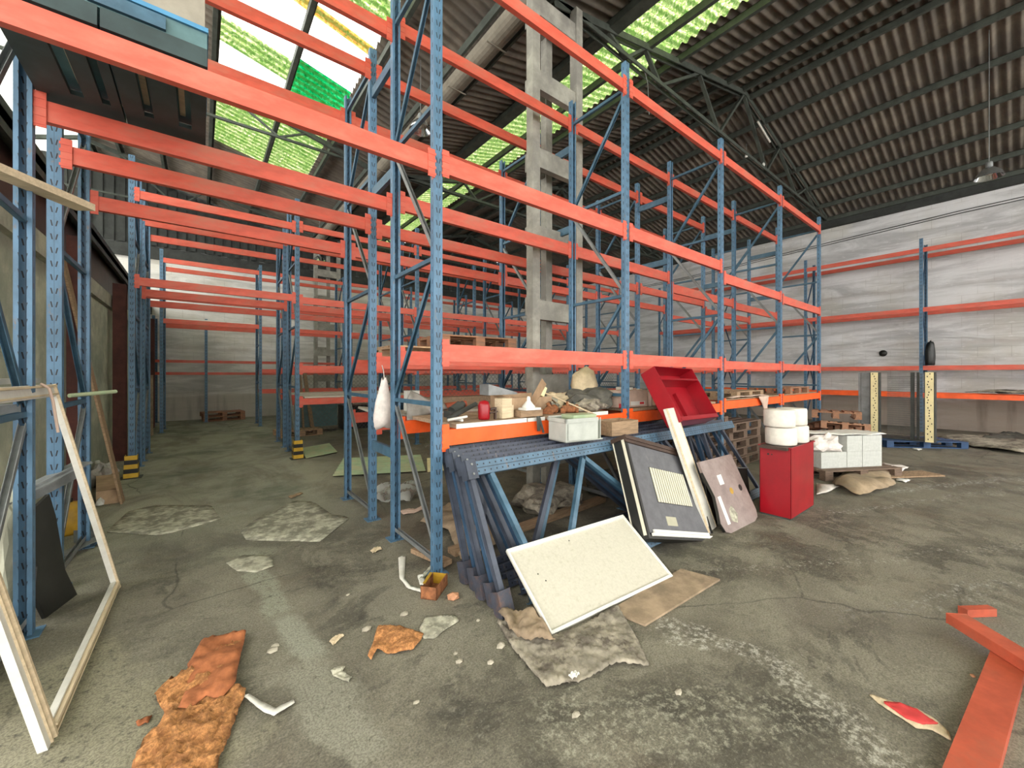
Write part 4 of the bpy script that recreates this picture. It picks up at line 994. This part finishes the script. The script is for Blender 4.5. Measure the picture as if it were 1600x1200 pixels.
mb = MB(); mb.box(X0-.06, X0+cw-.02, Y0+.02, Y0+cd-.02, ch-.03, ch+.002); solo('roll_tray', mb, 'dark_wood', 'dark tray closing the top of the red cabinet beneath the rolls', 'tray')

# ------------------------------------------------------------------ concrete blocks on a pallet
pallet(8.2, 1.80, .003, -.50, 'grey pallet under the stack of pale blocks', 'pallet_grey', L=1.4)
M0 = Matrix.Translation((8.26, 1.70, .156)) @ Matrix.Rotation(-.50, 4, 'Z')
def block(i, x, y, z, lx, label):
    mb = MB(); mb.box(0, lx, 0, .24, 0, .245); m = M0 @ Matrix.Translation((x, y, z))
    solo('concrete_block', mb, 'block_grey', label, 'block', 'pale blocks on the pallet', mtx=m)
block(0, -.72, -.20, 0, .46, 'pale concrete block, long one at the left of the bottom row'); block(1, -.25, -.20, 0, .28, 'pale concrete block in the middle of the bottom row'); block(2, .04, -.20, 0, .36, 'pale concrete block at the right of the bottom row')
block(3, -.25, -.20, .247, .28, 'pale concrete block in the middle of the top row'); block(4, .04, -.20, .247, .36, 'pale concrete block at the right of the top row')
block(5, .04, .06, 0, .44, 'pale concrete block behind, sticking out at the right end'); block(6, -.70, .06, .0, .70, 'pale concrete block in the back row'); block(7, -.45, .06, .247, .72, 'pale concrete block in the back row, upper course')
rag('plastic_sheet', 'white_edge', 'white plastic sheet spread over the pale concrete blocks', 'sheet', [(-.30, -.2), (.46, -.23), (.5, .28), (-.5, .32), (-.68, .1)], .035, 17, mtx=M0 @ Matrix.Translation((0, 0, .495)))
blob('torn_wrapping', 'white_bag', 'torn whitish wrapping bundled left on the block stack', 'wrapping', M0 @ Vector((-.52, -.06, .25)), (.24, .14, .24), 27, rot=-.5, amp=.3)
rag('brown_paper', 'kraft', 'crumpled brown paper sack lying in front of the pale blocks', 'paper sack', FP((1300, 762), (1343, 778), (1400, 765), (1388, 742), (1330, 732)), .16, 23, n=20)
rag('white_film', 'white_bag', 'flattened whitish film between the red cabinet and the block pallet', 'film', FP((1276, 757), (1312, 762), (1292, 772), (1276, 775)), .05, 24, n=14)
mb = MB(); M1 = Matrix.Translation((8.75, 1.15, .01)) @ Matrix.Rotation(-.55, 4, 'Z'); mb.box(-.55, .6, -.16, .16, 0, .02, M1); solo('plank_board', mb, 'plank', 'grey plank flat on the floor right of the pale blocks', 'plank')
rag('white_film', 'white_bag', 'white film lying over the plank right of the pale blocks', 'film', FP((1376, 729), (1420, 735), (1410, 741), (1378, 738)), .05, 25, z=.035, n=14)

# ------------------------------------------------------------------ mesh cage on a blue pallet
pallet(12.75, 1.50, .003, -.78, 'dark blue pallet carrying the mesh cage by the right wall', 'pallet_blue', L=1.6)
P1 = Vector((12.35, 2.05, .16)); P2 = onY(1453, 676, 1.16); P2.z = .16
t = thing('mesh_cage', (P1.x, P1.y, .16), 'dark mesh cage with two cream perforated posts on the blue pallet', 'cage')
d = (P2-P1); d.z = 0; ang = math.atan2(d.y, d.x); t.rotation_euler = (0, 0, ang); Lc = d.length; HC = 1.50
for x in (0, Lc):
    mb = MB(); mb.box(x-.065, x+.065, -.05, -.04, 0, HC); p = part('perforated_post', mb, 'yellow_cream', t)
    mb = MB()
    rr = random.Random(int(x*10))
    for j in range(26): 
        z = .05+j*.056; xx = x+rr.uniform(-.035, .035); mb.box(xx-.008, xx+.008, -.053, -.05, z, z+.026)
    part('slots', mb, 'black_plastic', p)
    mb = MB(); mb.box(x-.075, x-.066, -.05, .05, 0, HC); mb.box(x+.066, x+.085, -.05, .1, 0, HC); part('side_channel', mb, 'dark_steel', t)
mb = MB()
for i in range(34): xx = .1+(Lc-.2)*i/33; mb.bar((xx, .55, .05), (xx, .55, HC), .006, .006)
for i in range(28): z = .05+i*.05; mb.bar((.1, .56, z), (Lc-.1, .56, z), .006, .006)
part('back_mesh', mb, 'wire_steel', t)
mb = MB(); mb.box(-.25, -.09, .0, .03, 0, HC); mb.box(-.30, -.26, .0, .5, 0, HC); part('side_panel', mb, 'galv', t)
mb = MB(); mb.box(Lc-.32, Lc-.26, .1, .16, 0, HC); mb.box(Lc-.22, Lc-.18, .1, .16, 0, HC); mb.box(-.3, Lc+.06, -.03, .6, 0, .02); part('inner_frame', mb, 'dark_steel', t)
# debris at the foot of the right wall
blob('rubbish_bag', 'black_bag', 'black bag hanging against the wall rack post', 'bag', (15.95, 1.50, 1.87), (.10, .10, .66), 41, amp=.14)
rag('floor_tarp', 'rag_grey', 'rumpled brown-grey tarpaulin on the floor by the right wall', 'tarpaulin', FP((1462, 688), (1520, 700), (1600, 712), (1640, 706), (1640, 690), (1560, 684), (1490, 682)), .14, 42, n=40)
rag('floor_tarp', 'fabric_dark', 'dark crumpled sheeting at the wall foot behind the brown tarpaulin', 'sheeting', FP((1530, 690), (1600, 697), (1660, 696), (1650, 686), (1560, 682)), .16, 43, n=34)
rag('shelf_tarp', 'fabric_dark', 'dark torn sheeting lying on the orange beam of the wall rack', 'sheeting', [(15.95, -2.6), (16.8, -2.4), (16.8, .7), (15.96, .3)], .12, 44, z=1.10)
rag('shelf_tarp', 'rag_grey', 'grey sheeting sagging over the orange wall rack beam right of the cage', 'sheeting', [(15.90, -.9), (16.3, -1.0), (16.3, .9), (15.92, .75)], .10, 45, z=1.12)
mb = MB(); mb.lathe([(0, 0), (.10, 0), (.10, .02), (0, .02)], 18, Matrix.Rotation(-PI/2, 4, 'Y')); p = onX(1380, 552, 17.28); solo('wall_vent', mb, 'black_plastic', 'small round black vent hole in the right wall', 'vent', loc=p)
for (q, l) in (((1432, 703), 'small white scrap on the floor before the wall rack'), ((1410, 752), 'small pale scrap on the concrete right of the plank')):
    c = onZ(*q); rag('paper_scrap', 'white_edge', l, 'scrap', [(c.x-.1, c.y-.05), (c.x+.1, c.y-.08), (c.x+.06, c.y+.08), (c.x-.05, c.y+.06)], .04, 5, n=6)

# ------------------------------------------------------------------ foreground right: loose beams, red card
def lbeam(a, b, w, h, label, up=(0, 0, 1), m='worn_red'):
    mb = MB(); mb.bar(a, b, w, h, up)
    a = Vector(a); b = Vector(b); d = (b-a).normalized()
    mb.bar(a-d*.004, a, w+.004, h+.004, up)
    return solo('loose_beam', mb, m, label, 'beam', 'loose red-orange beams')
a = onZ(1577, 1035); b = onZ(1523, 1200); b = b+(b-a).normalized()*.5; lbeam((b.x, b.y, .026), (a.x, a.y, .026), .125, .05, 'red-orange beam flat on the floor at the lower right corner')
a = onZ(1495, 958, .12); lbeam((a.x, a.y, .085), (3.05, -.42, .085), .11, .06, 'red-orange beam lying across the floor beam at the right edge')
a = onZ(1505, 955, .03); b = onZ(1550, 956, .03); lbeam((a.x, a.y, .027), (b.x+.03, b.y, .027), .05, .05, 'short red beam end poking out behind the crossing beam')
t = thing('torn_card', (0, 0, 0), 'torn piece of red and tan cardboard flat on the floor, lower right', 'cardboard')
q = FP((1355, 1085), (1378, 1092), (1405, 1101), (1432, 1108), (1462, 1125), (1483, 1145), (1487, 1160), (1468, 1150), (1455, 1142), (1432, 1140), (1410, 1125), (1385, 1110))
o = rag('tan_backing', 'plank_pale', None, None, q, .012, 51, n=24); o.parent = t
q = FP((1378, 1100), (1405, 1102), (1432, 1112), (1466, 1135), (1450, 1136), (1442, 1137), (1415, 1127))
o = rag('red_face', 'red_card', None, None, q, .012, 51, z=.008, n=20); o.parent = t

# ------------------------------------------------------------------ foreground middle: floor litter
rag('floor_cloth', 'rag_grey', 'large dirty grey cloth flattened on the floor below the white panel', 'cloth', FP((775, 975), (800, 1015), (853, 1080), (905, 1068), (925, 1060), (965, 1040), (1015, 1045), (995, 1000), (965, 950), (900, 985), (860, 998), (830, 975)), .035, 61, n=64, jag=.35)
rag('brown_card', 'mud_card', 'curled piece of brown-pink cardboard at the lower left corner of the white panel', 'cardboard', FP((778, 968), (800, 1000), (830, 1018), (868, 1015), (850, 985), (832, 970), (800, 965)), .09, 62, z=.02, n=22)
mb = MB(); q = FP((952, 957), (1008, 980), (1125, 908), (1064, 892)); mb.prism(q[::-1], .003, .018); solo('floor_board', mb, 'mud_card', 'flat brown chipboard piece on the floor right of the white panel', 'board')
# orange-brown chips spill, sack over it
def heap(name, m, label, cat, pts, h, seed, n=46, z=0): 
    o = rag(name, m, label, cat, pts, h, seed, z=z, n=n, jag=1.2); return o
o = heap('sawdust_spill', 'sawdust', 'spill of orange-brown wood chips on the floor, lower left', 'wood chips', FP((383, 1000), (352, 1060), (325, 1075), (385, 1085), (345, 1190), (330, 1250), (190, 1250), (215, 1180), (260, 1125), (240, 1090), (290, 1055), (300, 1045)), .03, 71)
o['kind'] = 'stuff'
rag('burst_sack', 'sack', 'rust-coloured burst sack lying on the wood chips', 'sack', FP((385, 996), (345, 1002), (315, 1010), (305, 1032), (292, 1050), (296, 1060), (290, 1090), (278, 1120), (300, 1118), (318, 1100), (345, 1105), (368, 1080), (374, 1045)), .05, 72, z=.02, n=30)
rag('rust_flake', 'sack', 'small rust-coloured flake left of the wood chips', 'scrap', FP((212, 1130), (238, 1120), (232, 1132), (214, 1138)), .02, 73, n=8)
rag('orange_mat', 'sawdust', 'small orange fibrous mat scrap on the floor in front of the frame feet', 'mat', FP((590, 982), (625, 980), (662, 992), (656, 1005), (645, 1018), (615, 1026), (590, 1018), (580, 1035), (574, 1030), (582, 1010)), .035, 74, n=22)
LIT = [('paper_strip', 'white_paint', 'broken white plastic angle piece beside the wood chips', FP((378, 1090), (386, 1088), (430, 1112), (458, 1097), (462, 1101), (428, 1124), (412, 1118)), .012, .01),
 ('wood_splinter', 'plank_pale', 'pale wood splinter left of the orange mat', FP((514, 1004), (530, 992), (538, 995), (520, 1010)), .015, 0),
 ('card_scrap', 'paper_dirty', 'grey V-shaped card scrap below the orange mat', FP((516, 1050), (540, 1043), (535, 1052), (550, 1060), (545, 1068), (522, 1060)), .02, 0),
 ('white_strip', 'white_paint', 'long bent pale strip on the floor left of the broken tin', FP((622, 872), (634, 870), (632, 905), (640, 915), (682, 930), (680, 935), (635, 920), (624, 905)), .02, 0),
 ('white_strip', 'paper_dirty', 'thin pale stick standing off the floor left of the frame feet', FP((656, 905), (676, 880), (682, 880), (660, 908)), .02, 0),
 ('white_strip', 'white_paint', 'short pale strip next to the thin stick', FP((652, 902), (662, 900), (666, 916), (656, 916)), .02, 0),
 ('plaster_smear', 'paper_dirty', 'pale plaster crust on the floor right of the orange mat', FP((655, 985), (665, 965), (690, 962), (712, 963), (718, 972), (700, 982), (680, 998), (662, 1000)), .015, 0),
 ('floor_paper', 'paper_dirty', 'flattened dirty paper sheet in the left aisle, near one', FP((165, 832), (200, 800), (240, 790), (330, 790), (345, 812), (270, 832), (262, 838)), .01, 0),
 ('floor_paper', 'paper_dirty', 'flattened dirty paper sheet in the left aisle, larger right one', FP((430, 800), (460, 783), (490, 785), (520, 805), (549, 808), (500, 847), (385, 845), (375, 830), (400, 812)), .015, 0),
 ('floor_paper', 'paper_dirty', 'pale torn patch on the aisle floor beside the broken screed', FP((352, 880), (380, 868), (425, 870), (428, 885), (400, 895), (370, 893)), .01, 0),
 ('pink_rag', 'pink_card', 'small pinkish rag between the frame post feet', FP((625, 800), (640, 797), (655, 795), (662, 792), (660, 798), (648, 803), (630, 806)), .03, 0),
 ('wood_splinter', 'plank_pale', 'pale splinter on the aisle floor in front of the post feet', FP((578, 862), (590, 856), (598, 859), (582, 866)), .02, 0),
 ('wood_splinter', 'plank', 'grey splinter on the aisle floor left of the posts', FP((450, 777), (470, 770), (474, 772), (455, 780)), .02, 0),
 ('white_chip', 'white_edge', 'white crumbs on the front edge of the grey floor cloth', FP((888, 1068), (898, 1060), (906, 1066), (894, 1072)), .02, .03)]
for k, (nm, m, l, q, h, z) in enumerate(LIT): rag(nm, m, l, 'scrap' if 'paper' not in nm else 'paper', q, h, 90+k, z=z, n=16 if 'paper' in nm or 'smear' in nm else 36)
# corrugated green sheets on the floor
def floor_corr(name, pts, label, m='green_sheet', z=0.):
    a, b, c = (Vector((*p, 0)) for p in pts); ex = (b-a); ey = (c-a); mb = MB(); mb.smooth = True; nn_ = 64; V_ = []
    for s in (0, 1):
        for i in range(nn_+1):
            p = a+ex*i/nn_; dz = .022+.018*math.sin(2*PI*i/8)+(.005 if s else 0)+z
            V_ += [(p.x, p.y, dz), (p.x+ey.x, p.y+ey.y, dz)]
    o_ = 2*(nn_+1); F = []
    for i in range(nn_): F += [(2*i, 2*i+2, 2*i+3, 2*i+1), (o_+2*i, o_+2*i+1, o_+2*i+3, o_+2*i+2)]
    mb.add(V_, F); return solo(name, mb, m, label, 'roof sheet')
q = FP((520, 746), (537, 718), (665, 738)); floor_corr('corrugated_sheet', q, 'pale green corrugated sheet on the floor behind the middle posts')
q = FP((668, 740), (667, 718), (780, 728)); floor_corr('corrugated_sheet', q, 'yellowish corrugated sheet on the floor right of the pale green one', 'yellow_cream')
q = FP((478, 718), (470, 702), (527, 708)); floor_corr('corrugated_sheet', q, 'small pale corrugated sheet on the floor beside the striped post guard', 'green_sheet')
# heaps under the first bay
rag('clear_bag', 'clear_film', 'see-through plastic bag on the floor between the post rows', 'bag', FP((588, 790), (640, 792), (655, 775), (650, 762), (620, 762), (580, 775)), .16, 81, n=22)
rag('old_carton', 'mud_card', 'flattened muddy carton under the shelf behind the near post', 'cardboard', FP((655, 820), (700, 790), (760, 790), (800, 800), (790, 850), (720, 880), (700, 832)), .08, 82, n=26)
blob('rubble_bag', 'rag_grey', 'lumpy grey-brown bag under the shelf among the spare frames', 'bag', (3.3, 3.5, 0), (.42, .3, .28), 83)
blob('rubble_bag', 'fabric_dark', 'dusty brown bag on the floor under the middle of the shelf', 'bag', (2.45, 3.6, 0), (.3, .26, .20), 84)
blob('rubble_bag', 'fabric_dark', 'dark bag on the floor under the shelf end', 'bag', (4.4, 3.45, 0), (.35, .28, .3), 85)
mb = MB(); mb.bar((1.75, 3.1, .03), (4.0, 3.25, .03), .12, .05); solo('floor_timber', mb, 'plank', 'long timber lying under the spare frames', 'timber')
mb = MB(); mb.bar(onZ(648, 858, .03), onZ(700, 880, .03), .09, .04); solo('floor_timber', mb, 'plank', 'short plank end on the floor behind the near post foot', 'timber')
# tin, brick, chips by the frame feet
t = thing('rusty_tin', (1.36, 2.66, 0), 'rusty broken tin box at the foot of the nearest post', 'tin', .7)
mb = MB(); mb.box(-.11, .11, -.06, -.055, 0, .09); mb.box(-.11, .11, .055, .06, 0, .08); mb.box(-.11, -.105, -.06, .06, 0, .09); mb.box(-.11, .11, -.06, .06, 0, .005); part('tin_wall', mb, 'rust', t)
mb = MB(); mb.box(.105, .11, -.06, .06, 0, .085); mb.bar((-.05, .06, .08), (.1, .07, .085), .02, .006); part('rim', mb, 'ochre', t)
def lump(name, m, label, cat, x, y, sx, sy, sz, seed, z=0.): return blob(name, m, label, cat, (x, y, z), (sx, sy, sz), seed, sub=1, amp=.2)
p = onZ(710, 938); lump('brick_piece', 'brick', 'orange broken brick piece in front of the rusty tin', 'brick', p.x, p.y+.02, .05, .04, .05, 3)
for k, (q, l) in enumerate((((712, 1022), 'small pale stone chip right of the orange mat, upper'), ((718, 1035), 'small pale stone chip right of the orange mat, lower'), ((573, 985), 'small pale stone beside the orange mat, left'),
    ((747, 970), 'small white chip in front of the frame feet'), ((767, 1036), 'pale pebble left of the grey cloth'), ((783, 1010), 'white crumb beside the grey cloth corner'), ((651, 1098), 'pale pebble on bare concrete in the middle foreground'),
    ((430, 1010), 'pale chip left of the screed strip, upper'), ((425, 1018), 'pale chip left of the screed strip, lower'), ((543, 930), 'pale crumbs on the dark concrete in the middle'),
    ((900, 1118), 'tiny white crumb below the grey cloth'), ((632, 961), 'tiny white crumb above the orange mat'), ((1520, 1057), 'orange crumb left of the floor beam'), ((1060, 1083), 'tiny white crumb right of the grey cloth'))):
    p = onZ(*q); s_ = .012+.006*((k*7) % 3); lump('stone_chip', 'stone' if k != 12 else 'brick', l, 'stone', p.x, p.y, s_*1.3, s_, s_*.9, k+5)

# ------------------------------------------------------------------ left side
# white window frame leaning on the left posts
b0 = onZ(75, 1172); b1 = onZ(188, 912); T = onX(88, 600, -.93); e = b1-b0; up = T-b1; up = up-e*(up.dot(e)/e.length_squared)
M0, Lx, Ly = leaning((188, 912), (75, 1172), (88, 600)); print('WIN', M0, Lx, Ly)
t = thing('window_frame', (0, 0, 0), 'empty white-painted window frame leaning against the left posts', 'window frame', mtx=M0)
def stile(nm, x0, x1, y0, y1):
    mb = MB(); mb.box(x0, x1, y0, y1, .0, .03); mb.cur = 1
    if x1-x0 < y1-y0: (mb.box(x0, x0+.018, y0, y1, -.014, 0), mb.box(x1-.05, x1-.04, y0, y1, -.008, 0)) if x0 > .5 else (mb.box(x1-.018, x1, y0, y1, -.014, 0), mb.box(x0+.04, x0+.05, y0, y1, -.008, 0))
    else: mb.box(x0, x1, y0+.01, y0+.02, -.014, 0); mb.box(x0, x1, y1-.02, y1-.008, -.02, 0)
    part(nm, mb, ['white_paint', 'plank_pale'], t)
stile('side_stile', 0, .085, 0, Ly); stile('side_stile', Lx-.085, Lx, 0, Ly); stile('bottom_rail', .086, Lx-.086, 0, .06); stile('top_rail', .086, Lx-.086, Ly-.085, Ly)
mb = MB(); P = [(Lx*.24, Ly+.005, -.02), (Lx*.245, Ly-.03, -.05), (Lx*.25, Ly-.12, -.05), (Lx*.25, Ly-.32, -.03)]; mb.path(P, .008, 6)
o = solo('cord', mb, 'pink_card', 'pale cord hooked over the top rail of the white window frame', 'cord', mtx=M0)
mb = MB(); mb.bar((-.98, 2.9, 1.56), (-.98, 4.55, 1.56), .06, .035); solo('white_batten', mb, 'white_paint', 'white batten just behind the top of the window frame', 'batten')
# timber ends and boards among the left posts
mb = MB(); mb.bar((-1.3, 2.9, 2.74), (-.62, 3.95, 2.75), .12, .045); solo('timber', mb, 'plank_pale', 'rough timber sticking out between the left posts high up', 'timber')
mb = MB(); mb.bar((-1.25, 7.1, 0.02), (-1.4, 7.3, 3.1), .26, .02, up=(0, 1, 0)); 
a = onZ(193, 783); mb = MB(); M1 = frame_mtx(Vector((a.x, a.y, 0)), (0, -1, .0), Vector((-1.22, 8.7, 2.64))-a); mb.box(-.04, .16, 0, 3.0, -.01, .012, M1); solo('leaning_plank', mb, 'plank', 'tall reddish-brown plank leaning on the left wall past the posts', 'plank')
mb = MB(); mb.bar((-1.34, 7.4, 1.4), (-1.34, 10.2, 1.4), .02, 2.8); solo('wall_sheet', mb, 'left_panel', 'pale green-grey sheet standing against the left wall behind the plank', 'sheet')
mb = MB(); q = [tuple(onZ(*p)[:2]) for p in ((150, 790), (188, 785), (186, 752), (150, 758))]; mb.prism(q[::-1], 0, .17); solo('brown_carton', mb, 'cardboard', 'squashed brown carton at the foot of the leaning plank', 'carton')
t = thing('ochre_canister', (-1.06, 5.95, 0), 'ochre yellow canister on the floor behind the window frame', 'canister')
mb = MB(); mb.lathe([(0, 0), (.13, 0), (.14, .03), (.14, .24), (.11, .29), (.04, .31), (0, .31)], 20); part('canister_body', mb, 'ochre', t)
mb = MB(); mb.lathe([(0, .31), (.035, .31), (.035, .345), (0, .345)], 12); part('cap', mb, 'black_plastic', t)
# dark ragged board, timber, slab, metal channel between the posts
mb = MB(); mb.prism([(0, 0), (.30, 0), (.22, .22), (.20, .62), (.17, .78), (.02, .72), (-.03, .55), (-.01, .35), (-.06, .18)], 0, .02, Matrix.Translation((-.82, 3.95, 0)) @ Matrix.Rotation(1.25, 4, 'Z') @ Matrix.Rotation(PI/2-.1, 4, 'X')); solo('dark_board', mb, 'black_plastic', 'ragged near-black board leaning between the left posts', 'board')
mb = MB(); mb.bar(onZ(98, 932), onX(62, 850, -1.0), .05, .035); solo('timber', mb, 'sack', 'short orange-brown stick at the foot of the ragged dark board', 'timber')
blob('torn_tarp', 'left_panel', 'torn pale tarpaulin hanging beside the ragged dark board', 'tarpaulin', (-.98, 4.1, .12), (.07, .10, .72), 55, amp=.2)
mb = MB(); mb.box(-.06, .06, -.30, .12, 0, .62); solo('plaster_slab', mb, 'pink_card', 'pinkish grey rubble slab standing behind the window frame', 'slab', loc=(-1.02, 3.52, .22), rot=(0, 0, .05))
mb = MB(); mb.box(-.12, .12, -.35, .2, 0, .22); solo('rubble_block', mb, 'stone', 'grey rubble block under the pinkish slab', 'block', loc=(-1.02, 3.52, 0), rot=(0, 0, .05))
mb = MB(); mb.bar((-1.3, 3.75, .62), (-.72, 4.5, .92), .14, .012); mb.bar((-1.3, 3.70, .58), (-.72, 4.45, .88), .012, .10); solo('metal_channel', mb, 'galv', 'bent grey metal channel jammed between the left posts', 'channel')
mb = MB(); mb.bar((-1.32, 3.1, 1.36), (-.9, 3.76, 1.40), .10, .05); solo('metal_bracket', mb, 'galv', 'grey bracket plate behind the cord on the window frame', 'bracket')
mb = MB(); mb.bar((-1.7, 3.0, .0), (-1.35, 3.9, 2.5), .5, .03, up=(1, 0, 0)); solo('dark_sheet', mb, 'dark_wood', 'dark brown sheet leaning behind the leftmost posts', 'sheet')
mb = MB(); mb.bar((-.75, 5.4, .06), (-.98, 5.0, .05), .10, .006); mb.bar((-.80, 5.45, 0.06), (-.95, 5.55, .06), .006, .12); solo('foot_plate', mb, 'galv', 'bent metal foot plate at the base of the third left post', 'foot plate')
mb = MB(); mb.tube((-.9, 5.1, 1.42), (-.65, 5.42, 1.44), .018, 8); solo('metal_bar', mb, 'green_sheet', 'short greenish bar poking past the third left post', 'bar')
# pale rough plaster heap by the plank foot
p = onZ(157, 790); lump('plaster_lump', 'white_edge', 'white plaster lump by the squashed carton', 'plaster', p.x, p.y, .05, .05, .10, 9)
# striped guards at post feet
def guard(x, y, label):
    t = thing('post_guard', (x, y, .009), label, 'post guard')
    for j in range(5):
        w0 = .085-.003*j; mb = MB(); z = j*.068
        mb.box(-w0, w0, -w0, -w0+.006, z, z+.068); mb.box(-w0, -w0+.006, -w0+.006, w0, z, z+.068); mb.box(w0-.006, w0, -w0+.006, w0, z, z+.068)
        tag(part('stripe', mb, 'yellow_guard' if j % 2 == 0 else 'black_plastic', t), ('yellow' if j % 2 == 0 else 'black')+' stripe')
    mb = MB(); mb.box(-.13, .13, -.15, .1, -.008, 0); part('base_plate', mb, 'dark_steel', t)
guard(1.47, 8.55, 'black and yellow striped guard at the foot of the right-hand aisle post'); guard(-.85, 8.55, 'black and yellow striped guard at the foot of the left-hand aisle post')
blob('crumpled_net', 'film_grey', 'crumpled grey film heaped by the left striped guard', 'film', (-1.12, 8.2, 0), (.14, .18, .34), 66)
mb = MB(); mb.bar((-1.25, 13.6, .8), (-1.0, 14.2, .8), .02, 1.6, up=(0, 0, 1)); solo('brown_sheet', mb, 'mud_card', 'muddy brown sheet standing by the far left post', 'sheet')

# ------------------------------------------------------------------ lamps
def lamp(x, y, z, ztop, label, s=1.):
    t = thing('pendant_lamp', (x, y, z), label, 'lamp')
    mb = MB(); mb.lathe([(.20*s, 0), (.195*s, .02*s), (.16*s, .10*s), (.09*s, .17*s), (.045*s, .20*s), (.045*s, .19*s), (.085*s, .16*s), (.15*s, .095*s), (.185*s, .015*s), (.20*s, 0)], 24); part('reflector', mb, 'glass_lamp', t)
    mb = MB(); mb.lathe([(.0, .30*s), (.04*s, .30*s), (.05*s, .28*s), (.05*s, .20*s), (.03*s, .19*s)], 14); part('lamp_housing', mb, 'galv', t)
    mb = MB(); mb.lathe([(0, .04*s), (.05*s, .06*s), (.06*s, .10*s), (.03*s, .16*s)], 14); part('bulb', mb, 'white_edge', t)
    mb = MB(); mb.tube((0, 0, .30*s), (0, 0, ztop-z), .006, 6); part('cable', mb, 'galv', t)
zr = lambda x: (ZR-(x-XR)*.225+.04) if x > XR else zroof(x)-.02
lamp(12.0, .34, 5.42, zr(12), 'glass bell lamp on a long cable in front of the right roof slope')
lamp(3.10, 6.6, 5.98, zr(3.1), 'glass bell lamp beside the gutter above the near rack')
lamp(3.10, 14.3, 5.35, zr(3.1), 'glass bell lamp hanging by the gutter far down the left nave')
lamp(12.2, 8.3, 5.2, zr(12.2), 'glass bell lamp hanging beyond the racks near the right wall')
lamp(6.3, 12.6, 5.1, zr(6.3), 'glass bell lamp hanging over the far racks right of the column')
for (p0, p1, l) in ((onY(1184, 190, 3.9), onY(1203, 222, 3.9), 'slim tube light fixed under the right-hand truss'),):
    t = thing('tube_light', (0, 0, 0), l, 'lamp'); mb = MB(); mb.tube(p0, p1, .022, 10); part('tube', mb, 'white_paint', t)
    mb = MB(); mb.bar(p0+Vector((0, 0, .035)), p1+Vector((0, 0, .035)), .05, .025); part('batten', mb, 'roof_steel', t)
for q, l in (((1166, 243), 'small bulb holder hanging from the truss chord, left one'), ((1193, 257), 'small bulb holder hanging from the truss chord, right one')):
    p = onY(*q, 4.10); t = thing('bulb_holder', p, l, 'lamp'); mb = MB(); mb.lathe([(0, -.05), (.03, -.04), (.035, 0), (.02, .04), (0, .05)], 10); part('bulb', mb, 'white_edge', t)
    mb = MB(); mb.path([(0, 0, .04), (.02, 0, .3), (0, 0, 7.0-p.z)], .004, 5); part('cable', mb, 'galv', t)
mb = MB(); p = onY(1012, 130, 4.09); mb.path([p, p+Vector((.03, 0, -.3)), p+Vector((.05, 0, -.55))], .006, 5); mb.path([p, (p.x-.1, 4.09, 7.02)], .006, 5); solo('loose_cable', mb, 'galv', 'pale cable dangling from the truss chord above the near rack', 'cable')
mb = MB(); p = onX(1180, 293, 8.5)
